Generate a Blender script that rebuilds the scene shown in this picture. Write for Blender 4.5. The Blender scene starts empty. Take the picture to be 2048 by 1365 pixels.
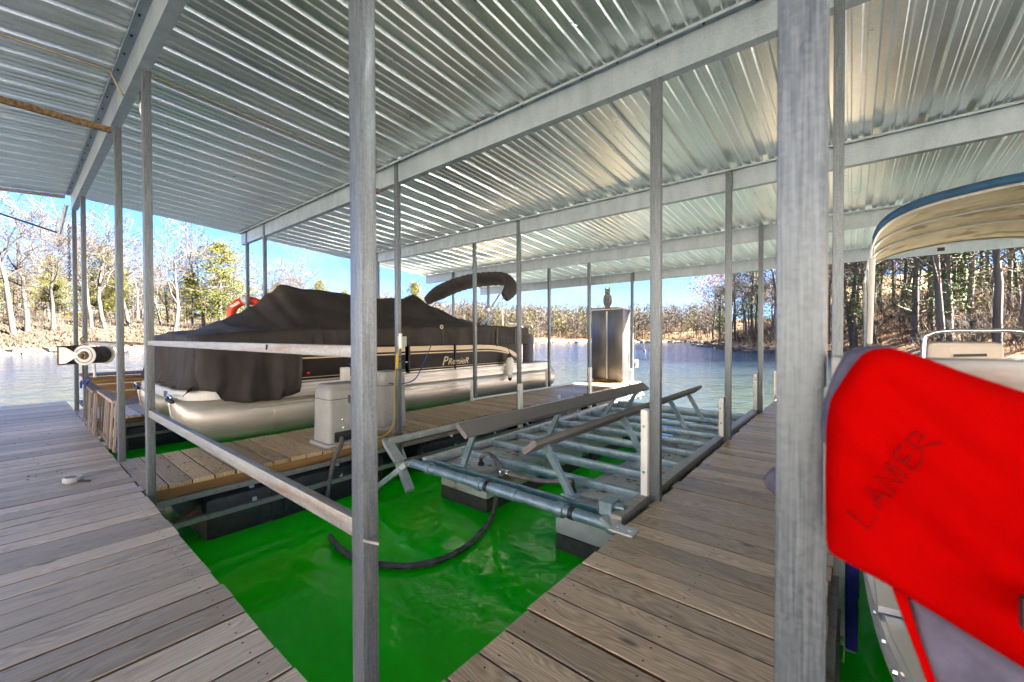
import bpy, bmesh, math, random
import numpy as np
from mathutils import Vector, Matrix
rnd = random.Random(7)
scene = bpy.context.scene
col = scene.collection
# ------------------------------------------------------------------ camera
EYE = 1.2
F_PX = 824.34
YAW, PIT, ROL = (math.radians(a) for a in (39.4886, -0.677, -0.133))
FW = Vector((-math.sin(YAW) * math.cos(PIT), math.cos(YAW) * math.cos(PIT), math.sin(PIT)))
RI0 = Vector((math.cos(YAW), math.sin(YAW), 0)); UP0 = RI0.cross(FW)
RI = RI0 * math.cos(ROL) + UP0 * math.sin(ROL); UP = UP0 * math.cos(ROL) - RI0 * math.sin(ROL)
cam_d = bpy.data.cameras.new('camera'); cam = bpy.data.objects.new('camera', cam_d); col.objects.link(cam)
cam.matrix_world = Matrix(((RI.x, UP.x, -FW.x, 0), (RI.y, UP.y, -FW.y, 0), (RI.z, UP.z, -FW.z, EYE), (0, 0, 0, 1)))
cam_d.sensor_width = 36; cam_d.lens = F_PX * 36 / 2048; cam_d.clip_start = 0.02; cam_d.clip_end = 3000
cam_d.dof.use_dof = True; cam_d.dof.focus_distance = 6.0; cam_d.dof.aperture_fstop = 4.0
scene.camera = cam
# a pixel of the photograph as a direction, cut with the plane that the thing touches
def ray(x, y): return RI * ((x - 1024) / F_PX) - UP * ((y - 682.5) / F_PX) + FW
def onz(x, y, z=0.0):
    d = ray(x, y); t = (z - EYE) / d.z; return Vector((d.x * t, d.y * t, z))
def onx(x, y, X):
    d = ray(x, y); t = X / d.x; return Vector((X, d.y * t, EYE + d.z * t))
def ony(x, y, Y):
    d = ray(x, y); t = Y / d.y; return Vector((d.x * t, Y, EYE + d.z * t))
# ------------------------------------------------------------------ light
SUN_AZ, SUN_EL = math.radians(60), math.radians(34)
world = bpy.data.worlds.new('World'); scene.world = world; world.use_nodes = True
wn, wl = world.node_tree.nodes, world.node_tree.links
wn.clear()
w_out = wn.new('ShaderNodeOutputWorld'); w_bg = wn.new('ShaderNodeBackground')
sky = wn.new('ShaderNodeTexSky'); sky.sky_type = 'NISHITA'; sky.sun_disc = False
sky.sun_elevation = SUN_EL; sky.sun_rotation = SUN_AZ; sky.air_density = .7; sky.dust_density = .15; sky.ozone_density = 2.5
tc = wn.new('ShaderNodeTexCoord'); mp = wn.new('ShaderNodeMapping'); mp.inputs['Scale'].default_value = (1.0, 1.0, 2.6)
nz = wn.new('ShaderNodeTexNoise'); nz.inputs['Scale'].default_value = 3.2; nz.inputs['Detail'].default_value = 7; nz.inputs['Roughness'].default_value = .58
rp = wn.new('ShaderNodeValToRGB'); rp.color_ramp.elements[0].position = .47; rp.color_ramp.elements[1].position = .70
rp.color_ramp.elements[1].color = (.8, .8, .8, 1)
mx = wn.new('ShaderNodeMixRGB'); mx.inputs['Color2'].default_value = (.85, .92, 1.0, 1)
wl.new(tc.outputs['Generated'], mp.inputs['Vector']); wl.new(mp.outputs['Vector'], nz.inputs['Vector'])
wl.new(nz.outputs['Fac'], rp.inputs['Fac']); wl.new(rp.outputs['Color'], mx.inputs['Fac'])
tint = wn.new('ShaderNodeMixRGB'); tint.blend_type = 'MULTIPLY'; tint.inputs['Fac'].default_value = 1; tint.inputs['Color2'].default_value = (.20, .265, .375, 1)
wl.new(sky.outputs['Color'], tint.inputs['Color1']); wl.new(tint.outputs['Color'], mx.inputs['Color1']); wl.new(mx.outputs['Color'], w_bg.inputs['Color'])
w_bg.inputs['Strength'].default_value = .05
wl.new(w_bg.outputs['Background'], w_out.inputs['Surface'])
sun_d = bpy.data.lights.new('sun', 'SUN'); sun_d.energy = 5.0; sun_d.angle = math.radians(.5); sun_d.color = (1, .92, .80)
sun = bpy.data.objects.new('sun', sun_d); col.objects.link(sun)
SUN_DIR = Vector((math.sin(SUN_AZ) * math.cos(SUN_EL), math.cos(SUN_AZ) * math.cos(SUN_EL), math.sin(SUN_EL)))
sun.rotation_euler = SUN_DIR.to_track_quat('Z', 'Y').to_euler()
scene.view_settings.view_transform = 'Standard'; scene.view_settings.look = 'None'
scene.view_settings.gamma = 1.0; scene.view_settings.exposure = 4.6
scene.render.engine = 'CYCLES'
scene.cycles.use_denoising = True
scene.cycles.max_bounces = 8; scene.cycles.diffuse_bounces = 4; scene.cycles.glossy_bounces = 4
scene.cycles.caustics_reflective = True; scene.cycles.sample_clamp_indirect = 0.0
scene.cycles.blur_glossy = 1.0

# ------------------------------------------------------------------ materials
def mat_base(name):
    m = bpy.data.materials.new(name); m.use_nodes = True
    return m, m.node_tree.nodes, m.node_tree.links, m.node_tree.nodes['Principled BSDF']
def mat(name, c1, c2=None, scale=4.0, rough=.6, metal=0.0, bump=0.0, stretch=(1, 1, 1), rand=0.0, spec=.5,
        contrast=(.35, .65), rough2=None, bscale=None, detail=5, island=False, spots=None, coat=0.0):
    m, n, l, p = mat_base(name)
    p.inputs['Roughness'].default_value = rough; p.inputs['Metallic'].default_value = metal
    p.inputs['Specular IOR Level'].default_value = spec
    if coat: p.inputs['Coat Weight'].default_value = coat; p.inputs['Coat Roughness'].default_value = .1
    if c2 is None: c2 = c1
    t = n.new('ShaderNodeTexCoord'); mp = n.new('ShaderNodeMapping'); mp.inputs['Scale'].default_value = stretch
    oi = n.new('ShaderNodeObjectInfo')
    add = n.new('ShaderNodeVectorMath'); add.operation = 'MULTIPLY_ADD'
    l.new(oi.outputs['Random'], add.inputs[0]); add.inputs[1].default_value = (31, 17, 53)
    l.new(t.outputs['Object'], mp.inputs['Vector']); l.new(mp.outputs['Vector'], add.inputs[2])
    nz = n.new('ShaderNodeTexNoise'); nz.inputs['Scale'].default_value = scale; nz.inputs['Detail'].default_value = detail
    nz.inputs['Roughness'].default_value = .6
    l.new(add.outputs[0], nz.inputs['Vector'])
    r = n.new('ShaderNodeValToRGB'); r.color_ramp.elements[0].position, r.color_ramp.elements[1].position = contrast
    r.color_ramp.elements[0].color = (*c1, 1); r.color_ramp.elements[1].color = (*c2, 1)
    l.new(nz.outputs['Fac'], r.inputs['Fac'])
    out = r.outputs['Color']
    if spots:   # (colour, scale, threshold): stains with a shape of their own
        sn = n.new('ShaderNodeTexNoise'); sn.inputs['Scale'].default_value = spots[1]; sn.inputs['Detail'].default_value = 6
        l.new(add.outputs[0], sn.inputs['Vector'])
        sr = n.new('ShaderNodeValToRGB'); sr.color_ramp.elements[0].position = spots[2]; sr.color_ramp.elements[1].position = min(1, spots[2] + .1)
        l.new(sn.outputs['Fac'], sr.inputs['Fac'])
        sm = n.new('ShaderNodeMixRGB'); sm.inputs['Color2'].default_value = (*spots[0], 1)
        l.new(sr.outputs['Color'], sm.inputs['Fac']); l.new(out, sm.inputs['Color1']); out = sm.outputs['Color']
    if rand or island:
        h = n.new('ShaderNodeHueSaturation'); l.new(out, h.inputs['Color'])
        mr = n.new('ShaderNodeMapRange'); mr.inputs['To Min'].default_value = 1 - rand; mr.inputs['To Max'].default_value = 1 + rand
        if island:
            g = n.new('ShaderNodeNewGeometry'); l.new(g.outputs['Random Per Island'], mr.inputs['Value'])
        else: l.new(oi.outputs['Random'], mr.inputs['Value'])
        l.new(mr.outputs['Result'], h.inputs['Value']); out = h.outputs['Color']
    l.new(out, p.inputs['Base Color'])
    if rough2 is not None:
        mr = n.new('ShaderNodeMapRange'); mr.inputs['To Min'].default_value = rough; mr.inputs['To Max'].default_value = rough2
        l.new(nz.outputs['Fac'], mr.inputs['Value']); l.new(mr.outputs['Result'], p.inputs['Roughness'])
    if bump:
        b = n.new('ShaderNodeBump'); b.inputs['Strength'].default_value = bump; b.inputs['Distance'].default_value = .01
        src = nz
        if bscale:
            src = n.new('ShaderNodeTexNoise'); src.inputs['Scale'].default_value = bscale; src.inputs['Detail'].default_value = 3
            l.new(add.outputs[0], src.inputs['Vector'])
        l.new(src.outputs['Fac'], b.inputs['Height']); l.new(b.outputs['Normal'], p.inputs['Normal'])
    return m
def galv(name, c1, c2, rough=.42, metal=.75, vs=90, stretch=(1, 1, .35), rust=None, sw=.3):
    """zinc-coated steel: spangle cells plus long drawn streaks"""
    m, n, l, p = mat_base(name)
    t = n.new('ShaderNodeTexCoord'); oi = n.new('ShaderNodeObjectInfo')
    mp = n.new('ShaderNodeMapping'); mp.inputs['Scale'].default_value = stretch; l.new(t.outputs['Object'], mp.inputs['Vector'])
    v = n.new('ShaderNodeTexVoronoi'); v.inputs['Scale'].default_value = vs; l.new(t.outputs['Object'], v.inputs['Vector'])
    nz = n.new('ShaderNodeTexNoise'); nz.inputs['Scale'].default_value = 9; nz.inputs['Detail'].default_value = 6; l.new(mp.outputs['Vector'], nz.inputs['Vector'])
    a = n.new('ShaderNodeMath'); a.operation = 'MULTIPLY_ADD'; l.new(v.outputs['Color'], a.inputs[0]); a.inputs[1].default_value = sw
    l.new(nz.outputs['Fac'], a.inputs[2])
    r = n.new('ShaderNodeValToRGB'); r.color_ramp.elements[0].position = .4; r.color_ramp.elements[1].position = .85
    r.color_ramp.elements[0].color = (*c1, 1); r.color_ramp.elements[1].color = (*c2, 1); l.new(a.outputs[0], r.inputs['Fac'])
    out = r.outputs['Color']
    if rust:
        sn = n.new('ShaderNodeTexNoise'); sn.inputs['Scale'].default_value = rust[1]; sn.inputs['Detail'].default_value = 8; sn.inputs['Roughness'].default_value = .7
        l.new(mp.outputs['Vector'], sn.inputs['Vector'])
        sr = n.new('ShaderNodeValToRGB'); sr.color_ramp.elements[0].position = rust[2]; sr.color_ramp.elements[1].position = rust[2] + .14
        sr.color_ramp.elements[1].color = (.75, .75, .75, 1)
        l.new(sn.outputs['Fac'], sr.inputs['Fac']); sm = n.new('ShaderNodeMixRGB'); sm.inputs['Color2'].default_value = (*rust[0], 1)
        l.new(sr.outputs['Color'], sm.inputs['Fac']); l.new(out, sm.inputs['Color1']); out = sm.outputs['Color']
    l.new(out, p.inputs['Base Color'])
    p.inputs['Metallic'].default_value = metal
    mr = n.new('ShaderNodeMapRange'); mr.inputs['To Min'].default_value = rough - .12; mr.inputs['To Max'].default_value = rough + .14
    l.new(a.outputs[0], mr.inputs['Value']); l.new(mr.outputs['Result'], p.inputs['Roughness'])
    return m
def plank_mat(name, light, dark, knot, half_len, stain=.57):
    """weathered board: long grain, knots, screw heads; local Y is the length"""
    m, n, l, p = mat_base(name)
    t = n.new('ShaderNodeTexCoord'); oi = n.new('ShaderNodeObjectInfo')
    off = n.new('ShaderNodeVectorMath'); off.operation = 'MULTIPLY_ADD'; l.new(oi.outputs['Random'], off.inputs[0]); off.inputs[1].default_value = (9.1, 73, 5.3)
    l.new(t.outputs['Object'], off.inputs[2])
    warp = n.new('ShaderNodeTexNoise'); warp.inputs['Scale'].default_value = 1.6; warp.inputs['Detail'].default_value = 2
    mw = n.new('ShaderNodeMapping'); mw.inputs['Scale'].default_value = (4, .9, 1); l.new(off.outputs[0], mw.inputs['Vector']); l.new(mw.outputs['Vector'], warp.inputs['Vector'])
    # growth rings: sine of (x + warp)
    sx = n.new('ShaderNodeSeparateXYZ'); l.new(off.outputs[0], sx.inputs[0])
    k = n.new('ShaderNodeMath'); k.operation = 'MULTIPLY_ADD'; l.new(warp.outputs['Fac'], k.inputs[0]); k.inputs[1].default_value = .30; l.new(sx.outputs['X'], k.inputs[2])
    k2 = n.new('ShaderNodeMath'); k2.operation = 'MULTIPLY'; l.new(k.outputs[0], k2.inputs[0]); k2.inputs[1].default_value = 420
    s = n.new('ShaderNodeMath'); s.operation = 'SINE'; l.new(k2.outputs[0], s.inputs[0])
    fine = n.new('ShaderNodeTexNoise'); fine.inputs['Scale'].default_value = 1.0; fine.inputs['Detail'].default_value = 7; fine.inputs['Roughness'].default_value = .65
    mf = n.new('ShaderNodeMapping'); mf.inputs['Scale'].default_value = (160, 5, 30); l.new(off.outputs[0], mf.inputs['Vector']); l.new(mf.outputs['Vector'], fine.inputs['Vector'])
    broad = n.new('ShaderNodeTexNoise'); broad.inputs['Scale'].default_value = 3.0; broad.inputs['Detail'].default_value = 6
    mb_ = n.new('ShaderNodeMapping'); mb_.inputs['Scale'].default_value = (3, .9, 1); l.new(off.outputs[0], mb_.inputs['Vector']); l.new(mb_.outputs['Vector'], broad.inputs['Vector'])
    g = n.new('ShaderNodeMath'); g.operation = 'MULTIPLY_ADD'; l.new(s.outputs[0], g.inputs[0]); g.inputs[1].default_value = .11; l.new(fine.outputs['Fac'], g.inputs[2])
    r = n.new('ShaderNodeValToRGB'); r.color_ramp.elements[0].position = .28; r.color_ramp.elements[1].position = .68
    r.color_ramp.elements[0].color = (*dark, 1); r.color_ramp.elements[1].color = (*light, 1); l.new(g.outputs[0], r.inputs['Fac'])
    br = n.new('ShaderNodeValToRGB'); br.color_ramp.elements[0].position = stain; br.color_ramp.elements[1].position = stain + .12
    br.color_ramp.elements[1].color = (.55, .55, .55, 1)
    l.new(broad.outputs['Fac'], br.inputs['Fac'])
    m1 = n.new('ShaderNodeMixRGB'); m1.inputs['Color2'].default_value = (*knot, 1); l.new(br.outputs['Color'], m1.inputs['Fac']); l.new(r.outputs['Color'], m1.inputs['Color1'])
    # knots
    vo = n.new('ShaderNodeTexVoronoi'); vo.inputs['Scale'].default_value = 1.0
    mv = n.new('ShaderNodeMapping'); mv.inputs['Scale'].default_value = (5, 1.9, 1); l.new(off.outputs[0], mv.inputs['Vector']); l.new(mv.outputs['Vector'], vo.inputs['Vector'])
    vr = n.new('ShaderNodeValToRGB'); vr.color_ramp.elements[0].position = .035; vr.color_ramp.elements[1].position = .1
    vr.color_ramp.elements[0].color = (.85, .85, .85, 1); vr.color_ramp.elements[1].color = (0, 0, 0, 1); l.new(vo.outputs['Distance'], vr.inputs['Fac'])
    m2 = n.new('ShaderNodeMixRGB'); m2.inputs['Color2'].default_value = (knot[0] * .45, knot[1] * .4, knot[2] * .35, 1); l.new(vr.outputs['Color'], m2.inputs['Fac']); l.new(m1.outputs['Color'], m2.inputs['Color1'])
    # screw heads near both ends and over the middle joist
    so = n.new('ShaderNodeSeparateXYZ'); l.new(t.outputs['Object'], so.inputs[0])
    def op(o, a, b=None, v=None):
        q = n.new('ShaderNodeMath'); q.operation = o; l.new(a, q.inputs[0])
        if b is not None: l.new(b, q.inputs[1])
        elif v is not None: q.inputs[1].default_value = v
        return q.outputs[0]
    ax = op('SUBTRACT', op('ABSOLUTE', so.outputs['X']), v=.04); ay = op('ABSOLUTE', so.outputs['Y'])
    ay = op('MINIMUM', op('ABSOLUTE', op('SUBTRACT', ay, v=half_len - .07)), ay)
    d2 = op('ADD', op('MULTIPLY', ax, ax), op('MULTIPLY', ay, ay))
    dot = op('LESS_THAN', d2, v=.0045 ** 2)
    m3 = n.new('ShaderNodeMixRGB'); m3.inputs['Color2'].default_value = (.012, .011, .012, 1); l.new(dot, m3.inputs['Fac']); l.new(m2.outputs['Color'], m3.inputs['Color1'])
    h = n.new('ShaderNodeHueSaturation'); l.new(m3.outputs['Color'], h.inputs['Color'])
    mr = n.new('ShaderNodeMapRange'); mr.inputs['To Min'].default_value = .66; mr.inputs['To Max'].default_value = 1.24; l.new(oi.outputs['Random'], mr.inputs['Value']); l.new(mr.outputs['Result'], h.inputs['Value'])
    l.new(h.outputs['Color'], p.inputs['Base Color'])
    p.inputs['Roughness'].default_value = .42; p.inputs['Specular IOR Level'].default_value = .5
    b = n.new('ShaderNodeBump'); b.inputs['Strength'].default_value = .5; b.inputs['Distance'].default_value = .004; l.new(g.outputs[0], b.inputs['Height']); l.new(b.outputs['Normal'], p.inputs['Normal'])
    return m
MT = {}
MT['galv'] = galv('galvanized_steel', (.36, .40, .43), (.56, .60, .63), rough=.42, metal=.6)
MT['galv_post'] = galv('galvanized_post', (.10, .12, .14), (.22, .25, .28), rough=.45, metal=.65, stretch=(34, 34, 1.0), rust=((.10, .075, .055), 2.2, .58), vs=140, sw=.2)
MT['galv_rust'] = galv('galvanized_rusting', (.24, .235, .225), (.38, .38, .37), rough=.48, metal=.6, stretch=(.8, 9, 9), rust=((.23, .10, .035), 2.2, .55))
MT['galv_beam'] = galv('galvanized_beam', (.27, .33, .385), (.39, .46, .52), rough=.5, metal=.5, vs=120)
MT['roof'] = galv('roof_sheet', (.70, .76, .78), (.84, .89, .90), rough=.30, metal=.88, vs=60, stretch=(1, .15, 1))
MT['lift_steel'] = galv('lift_steel', (.16, .25, .31), (.32, .42, .48), rough=.42, metal=.6, rust=((.10, .085, .07), 4, .60))
MT['plank_walk'] = plank_mat('weathered_walkway_board', (.74, .62, .485), (.43, .335, .24), (.24, .19, .15), 1.33)
MT['plank_finger'] = plank_mat('weathered_finger_board', (.62, .47, .315), (.31, .21, .13), (.15, .105, .075), .51)
MT['plank_mid'] = plank_mat('brown_finger_board', (.56, .42, .25), (.30, .20, .105), (.09, .06, .04), .59)
MT['stringer'] = mat('treated_timber', (.20, .10, .03), (.30, .17, .06), 6, .75, bump=.3, stretch=(1, .1, 4), spots=((.045, .03, .02), 5, .55))
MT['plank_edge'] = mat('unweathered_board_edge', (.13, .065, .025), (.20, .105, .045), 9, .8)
MT['old_wood'] = mat('grey_old_wood', (.15, .11, .085), (.30, .25, .21), 8, .8, bump=.4, stretch=(4, 4, .4), rand=.55)
MT['black_float'] = mat('black_polyethylene', (.012, .014, .018), (.03, .032, .036), 20, .42, bump=.4, bscale=60, spots=((.09, .085, .07), 9, .66))
MT['tank'] = mat('translucent_white_tank', (.42, .41, .37), (.60, .60, .56), 3, .45, spots=((.20, .14, .08), 5, .58))
MT['scum'] = mat('algae_band', (.03, .032, .02), (.06, .06, .04), 14, .7, bump=.4)
MT['carpet'] = mat('bunk_carpet', (.13, .125, .125), (.24, .235, .23), 260, .95, bump=.5, spec=.1)
MT['pvc'] = mat('white_pvc', (.62, .63, .62), (.74, .75, .73), 3, .4, spots=((.5, .5, .47), 6, .62))
MT['housing'] = mat('grey_moulded_plastic', (.27, .275, .275), (.31, .315, .315), 6, .42, rough2=.5)
MT['rubber'] = mat('black_rubber', (.012, .012, .013), (.03, .03, .03), 12, .55)
MT['hose'] = mat('ribbed_hose', (.045, .042, .045), (.16, .15, .15), 7, .5, spots=((.12, .075, .04), 8, .6))
MT['chrome'] = mat('polished_metal', (.75, .75, .76), rough=.18, metal=1.0)
MT['alu'] = mat('brushed_aluminium', (.60, .60, .58), (.72, .71, .69), 5, .33, metal=.85, stretch=(1, .15, 6), rough2=.42)
MT['alu_tube'] = mat('pontoon_aluminium', (.55, .53, .485), (.67, .65, .60), 3, .36, metal=.7, stretch=(1, .12, 3), rough2=.52, spots=((.36, .30, .21), 3, .62))
MT['trim'] = mat('white_deck_trim', (.70, .72, .72), (.78, .80, .80), 5, .35)
MT['deck_carpet'] = mat('boat_deck_vinyl', (.30, .30, .30), (.38, .38, .37), 40, .8)
MT['cover'] = mat('boat_cover_canvas', (.027, .026, .029), (.052, .046, .043), 2.5, .78, bump=.35, bscale=9, spec=.3)
MT['panel'] = mat('boat_side_panel', (.008, .007, .008), (.013, .011, .011), 9, .5, spec=.25)
MT['beige'] = mat('beige_stripe', (.55, .44, .30), (.60, .49, .34), 4, .4)
MT['red'] = mat('red_nylon', (.36, .0, .0), (.46, .001, .001), 3, .9, bump=.5, bscale=14, spec=.02)
MT['grey_nylon'] = mat('grey_nylon', (.085, .082, .125), (.125, .12, .175), 30, .8, spec=.25)
MT['ink'] = mat('faded_marker', (.21, .001, .002), rough=.85, spec=.1)
MT['orange'] = mat('orange_ring_shell', (.72, .045, .01), (.80, .07, .015), 6, .45)
MT['white'] = mat('white_paint', (.74, .74, .72), rough=.45)
MT['blue'] = mat('blue_bumper', (.012, .014, .16), (.02, .022, .22), 8, .42)
MT['navy'] = mat('navy_canvas', (.012, .055, .12), (.02, .08, .165), 9, .8, bump=.3, bscale=120)
MT['tan'] = mat('stained_tan_canvas', (.42, .34, .20), (.56, .47, .30), 6, .85, bump=.3, bscale=40, spots=((.26, .19, .09), 4, .56))
MT['seat'] = mat('tan_vinyl', (.50, .43, .36), (.55, .48, .41), 8, .45)
MT['yellow'] = mat('yellow_cord', (.48, .31, .02), rough=.5)
MT['rope_blue'] = mat('blue_rope', (.02, .05, .35), (.04, .09, .5), 60, .8)
MT['cabinet'] = mat('dark_brushed_steel', (.10, .105, .115), (.15, .15, .155), 3, .34, metal=.8, stretch=(1, 1, .2))
MT['cabinet_edge'] = mat('bright_steel_edge', (.55, .54, .52), rough=.35, metal=.8)
MT['owl'] = mat('speckled_plastic', (.06, .065, .07), (.28, .28, .27), 55, .6, contrast=(.46, .56))
MT['rust'] = mat('rusted_steel', (.075, .045, .022), (.22, .14, .07), 40, .85, bump=.4, contrast=(.42, .58))
MT['brass'] = mat('yellowed_conduit', (.20, .18, .13), (.32, .29, .22), 6, .45, metal=.5)
MT['glass'] = mat('milky_lamp_glass', (.75, .76, .74), rough=.15)
MT['lens_red'] = mat('red_lamp_lens', (.5, .01, .01), rough=.15)
MT['grey_box'] = mat('grey_outlet_box', (.38, .39, .40), (.44, .45, .46), 9, .45)
MT['dark'] = mat('dark_fitting', (.015, .016, .02), rough=.5)
MT['debris'] = mat('leaf_debris', (.05, .03, .018), (.16, .09, .045), 30, .9, island=True, rand=.5)
MT['bark'] = mat('pale_bark', (.024, .021, .019), (.064, .059, .054), 7, .9, bump=.6, stretch=(1, 1, .3), rand=.2)
MT['bark_dark'] = mat('dark_bark', (.04, .034, .032), (.12, .105, .095), 7, .9, bump=.6, stretch=(1, 1, .3), rand=.25)
MT['twig'] = mat('bare_twigs', (.036, .027, .021), (.070, .057, .045), 3, .9, island=True, rand=.35)
MT['cedar'] = mat('cedar_needles', (.032, .040, .006), (.085, .077, .012), .7, .85, island=True, rand=.45, spec=.2)
MT['pine'] = mat('dark_evergreen_needles', (.025, .055, .014), (.07, .10, .025), .7, .85, island=True, rand=.45, spec=.2)
MT['dry_leaf'] = mat('dry_oak_leaves', (.16, .05, .014), (.27, .11, .03), 1.1, .85, island=True, rand=.4, spec=.2)
MT['straw'] = mat('dry_grass_blades', (.042, .033, .025), (.066, .054, .041), .5, .9, island=True, rand=.3, spec=.1)
MT['rock'] = mat('pale_limestone', (.06, .05, .04), (.12, .105, .085), 2.2, .9, bump=.6, island=True, rand=.25)

# ------------------------------------------------------------------ mesh helpers
class MB:
    def __init__(s): s.v = []; s.f = []
    def add(s, vs, fs):
        o = len(s.v); s.v.extend(tuple(v) for v in vs); s.f.extend([tuple(i + o for i in f) for f in fs]); return s
    def box(s, x0, x1, y0, y1, z0, z1, bev=0.0):
        if bev <= 0:
            return s.add([(x, y, z) for z in (z0, z1) for y in (y0, y1) for x in (x0, x1)],
                         [(0, 2, 3, 1), (4, 5, 7, 6), (0, 1, 5, 4), (2, 6, 7, 3), (0, 4, 6, 2), (1, 3, 7, 5)])
        bm = bmesh.new(); bmesh.ops.create_cube(bm, size=1)
        for v in bm.verts: v.co = Vector(((x0 + x1) / 2 + v.co.x * (x1 - x0), (y0 + y1) / 2 + v.co.y * (y1 - y0), (z0 + z1) / 2 + v.co.z * (z1 - z0)))
        bmesh.ops.bevel(bm, geom=list(bm.edges), offset=bev, segments=2, affect='EDGES', profile=.6)
        bm.verts.index_update(); s.add([v.co[:] for v in bm.verts], [[v.index for v in f.verts] for f in bm.faces]); bm.free(); return s
    def bar(s, a, b, w, h, up=(0, 0, 1), bev=0.0):
        """rectangular bar from a to b, w across, h along up"""
        a, b = Vector(a), Vector(b); d = (b - a).normalized(); u = Vector(up); x = d.cross(u)
        if x.length < 1e-4: x = d.cross(Vector((0, 1, 0)))
        x.normalize(); u = x.cross(d)
        m = MB().box(-w / 2, w / 2, 0, (b - a).length, -h / 2, h / 2, bev)
        return s.add([a + x * v[0] + d * v[1] + u * v[2] for v in m.v], m.f)
    def tube(s, pts, r, n=8, cap=True, ell=None):
        pts = [Vector(p) for p in pts]; k = len(pts); rs = r if isinstance(r, (list, tuple)) else [r] * k
        o = len(s.v); ref = None
        for i, p in enumerate(pts):
            d = (pts[min(i + 1, k - 1)] - pts[max(i - 1, 0)])
            d = d.normalized() if d.length > 1e-9 else Vector((0, 0, 1))
            if ref is None:
                ref = d.cross(Vector((0, 0, 1)))
                if ref.length < 1e-3: ref = d.cross(Vector((1, 0, 0)))
            ref = (ref - d * ref.dot(d)).normalized(); u = d.cross(ref)
            for j in range(n):
                t = 2 * math.pi * j / n; e = ell or 1.0
                s.v.append(tuple(p + ref * (rs[i] * math.cos(t)) + u * (rs[i] * e * math.sin(t))))
        for i in range(k - 1):
            for j in range(n):
                a = o + i * n + j; b = o + i * n + (j + 1) % n
                s.f.append((a, b, b + n, a + n))
        if cap: s.f.append(tuple(o + j for j in reversed(range(n)))); s.f.append(tuple(o + (k - 1) * n + j for j in range(n)))
        return s
    def lathe(s, prof, n=20, origin=(0, 0, 0), axis='z'):
        o = len(s.v); ox, oy, oz = origin
        for r, h in prof:
            for j in range(n):
                t = 2 * math.pi * j / n; a, b = r * math.cos(t), r * math.sin(t)
                s.v.append({'z': (ox + a, oy + b, oz + h), 'y': (ox + a, oy + h, oz + b), 'x': (ox + h, oy + a, oz + b)}[axis])
        for i in range(len(prof) - 1):
            for j in range(n):
                a = o + i * n + j; b = o + i * n + (j + 1) % n; s.f.append((a, b, b + n, a + n))
        s.f.append(tuple(o + j for j in reversed(range(n)))); s.f.append(tuple(o + (len(prof) - 1) * n + j for j in range(n)))
        return s
    def prism(s, poly, z0, z1, axis='z'):
        """poly in the plane across axis, pulled from z0 to z1"""
        def P(a, b, c): return {'z': (a, b, c), 'x': (c, a, b), 'y': (a, c, b)}[axis]
        k = len(poly); s.add([P(a, b, z0) for a, b in poly] + [P(a, b, z1) for a, b in poly],
                             [tuple(reversed(range(k))), tuple(range(k, 2 * k))] + [(i, (i + 1) % k, k + (i + 1) % k, k + i) for i in range(k)])
        return s
    def torus(s, c, R, r, n=28, m=10, ax='x', a0=0, a1=2 * math.pi):
        pts = []
        closed = a1 - a0 > 6.28
        for i in range(n + (0 if closed else 1)):
            t = a0 + (a1 - a0) * i / n; a, b = R * math.cos(t), R * math.sin(t)
            pts.append(Vector(c) + Vector({'x': (0, a, b), 'y': (a, 0, b), 'z': (a, b, 0)}[ax]))
        if not closed: return s.tube(pts, r, m)
        o = len(s.v); cc = Vector(c)
        axv = Vector({'x': (1, 0, 0), 'y': (0, 1, 0), 'z': (0, 0, 1)}[ax])
        for p in pts:
            d = (p - cc).normalized()
            for j in range(m): t = 2 * math.pi * j / m; s.v.append(tuple(p + d * (r * math.cos(t)) + axv * (r * math.sin(t))))
        for i in range(n):
            for j in range(m): s.f.append((o + i * m + j, o + i * m + (j + 1) % m, o + ((i + 1) % n) * m + (j + 1) % m, o + ((i + 1) % n) * m + j))
        return s
def wloc(o):
    v = Vector((0, 0, 0))
    while o: v += o.location; o = o.parent
    return v
def mesh(name, mb, m, smooth=False, off=Vector((0, 0, 0))):
    me = bpy.data.meshes.new(name); me.from_pydata([(v[0] - off.x, v[1] - off.y, v[2] - off.z) for v in mb.v], [], mb.f)
    bm = bmesh.new(); bm.from_mesh(me); bmesh.ops.recalc_face_normals(bm, faces=bm.faces); bm.to_mesh(me); bm.free()
    me.materials.append(MT[m] if isinstance(m, str) else m)
    if smooth:
        me.polygons.foreach_set('use_smooth', [True] * len(me.polygons))
        if smooth != 'all': me.set_sharp_from_angle(angle=math.radians(38))
    return me
def tag(o, label=None, cat=None, group=None, kind=None):
    for k, v in (('label', label), ('category', cat), ('group', group), ('kind', kind)):
        if v: o[k] = v
    return o
def thing(name, loc, label, cat, group=None):
    o = bpy.data.objects.new(name, None); o.location = loc; o.empty_display_size = .1; col.objects.link(o); return tag(o, label, cat, group)
def part(name, mb, m, parent=None, smooth=False, base=None, label=None):
    """a mesh object; verts are given in world coordinates"""
    off = wloc(parent) if parent else Vector(base or (0, 0, 0))
    o = bpy.data.objects.new(name, mesh(name, mb, m, smooth, off)); o.parent = parent
    if not parent: o.location = off
    if label: o['label'] = label
    col.objects.link(o); return o
def solo(name, mb, m, base, label, cat, group=None, smooth=False): return tag(part(name, mb, m, None, smooth, base), label, cat, group)
def link_part(name, me, parent, loc, rotz=0.0):
    o = bpy.data.objects.new(name, me); o.parent = parent; o.location = Vector(loc) - wloc(parent); o.rotation_euler = (0, 0, rotz); col.objects.link(o); return o
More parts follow.
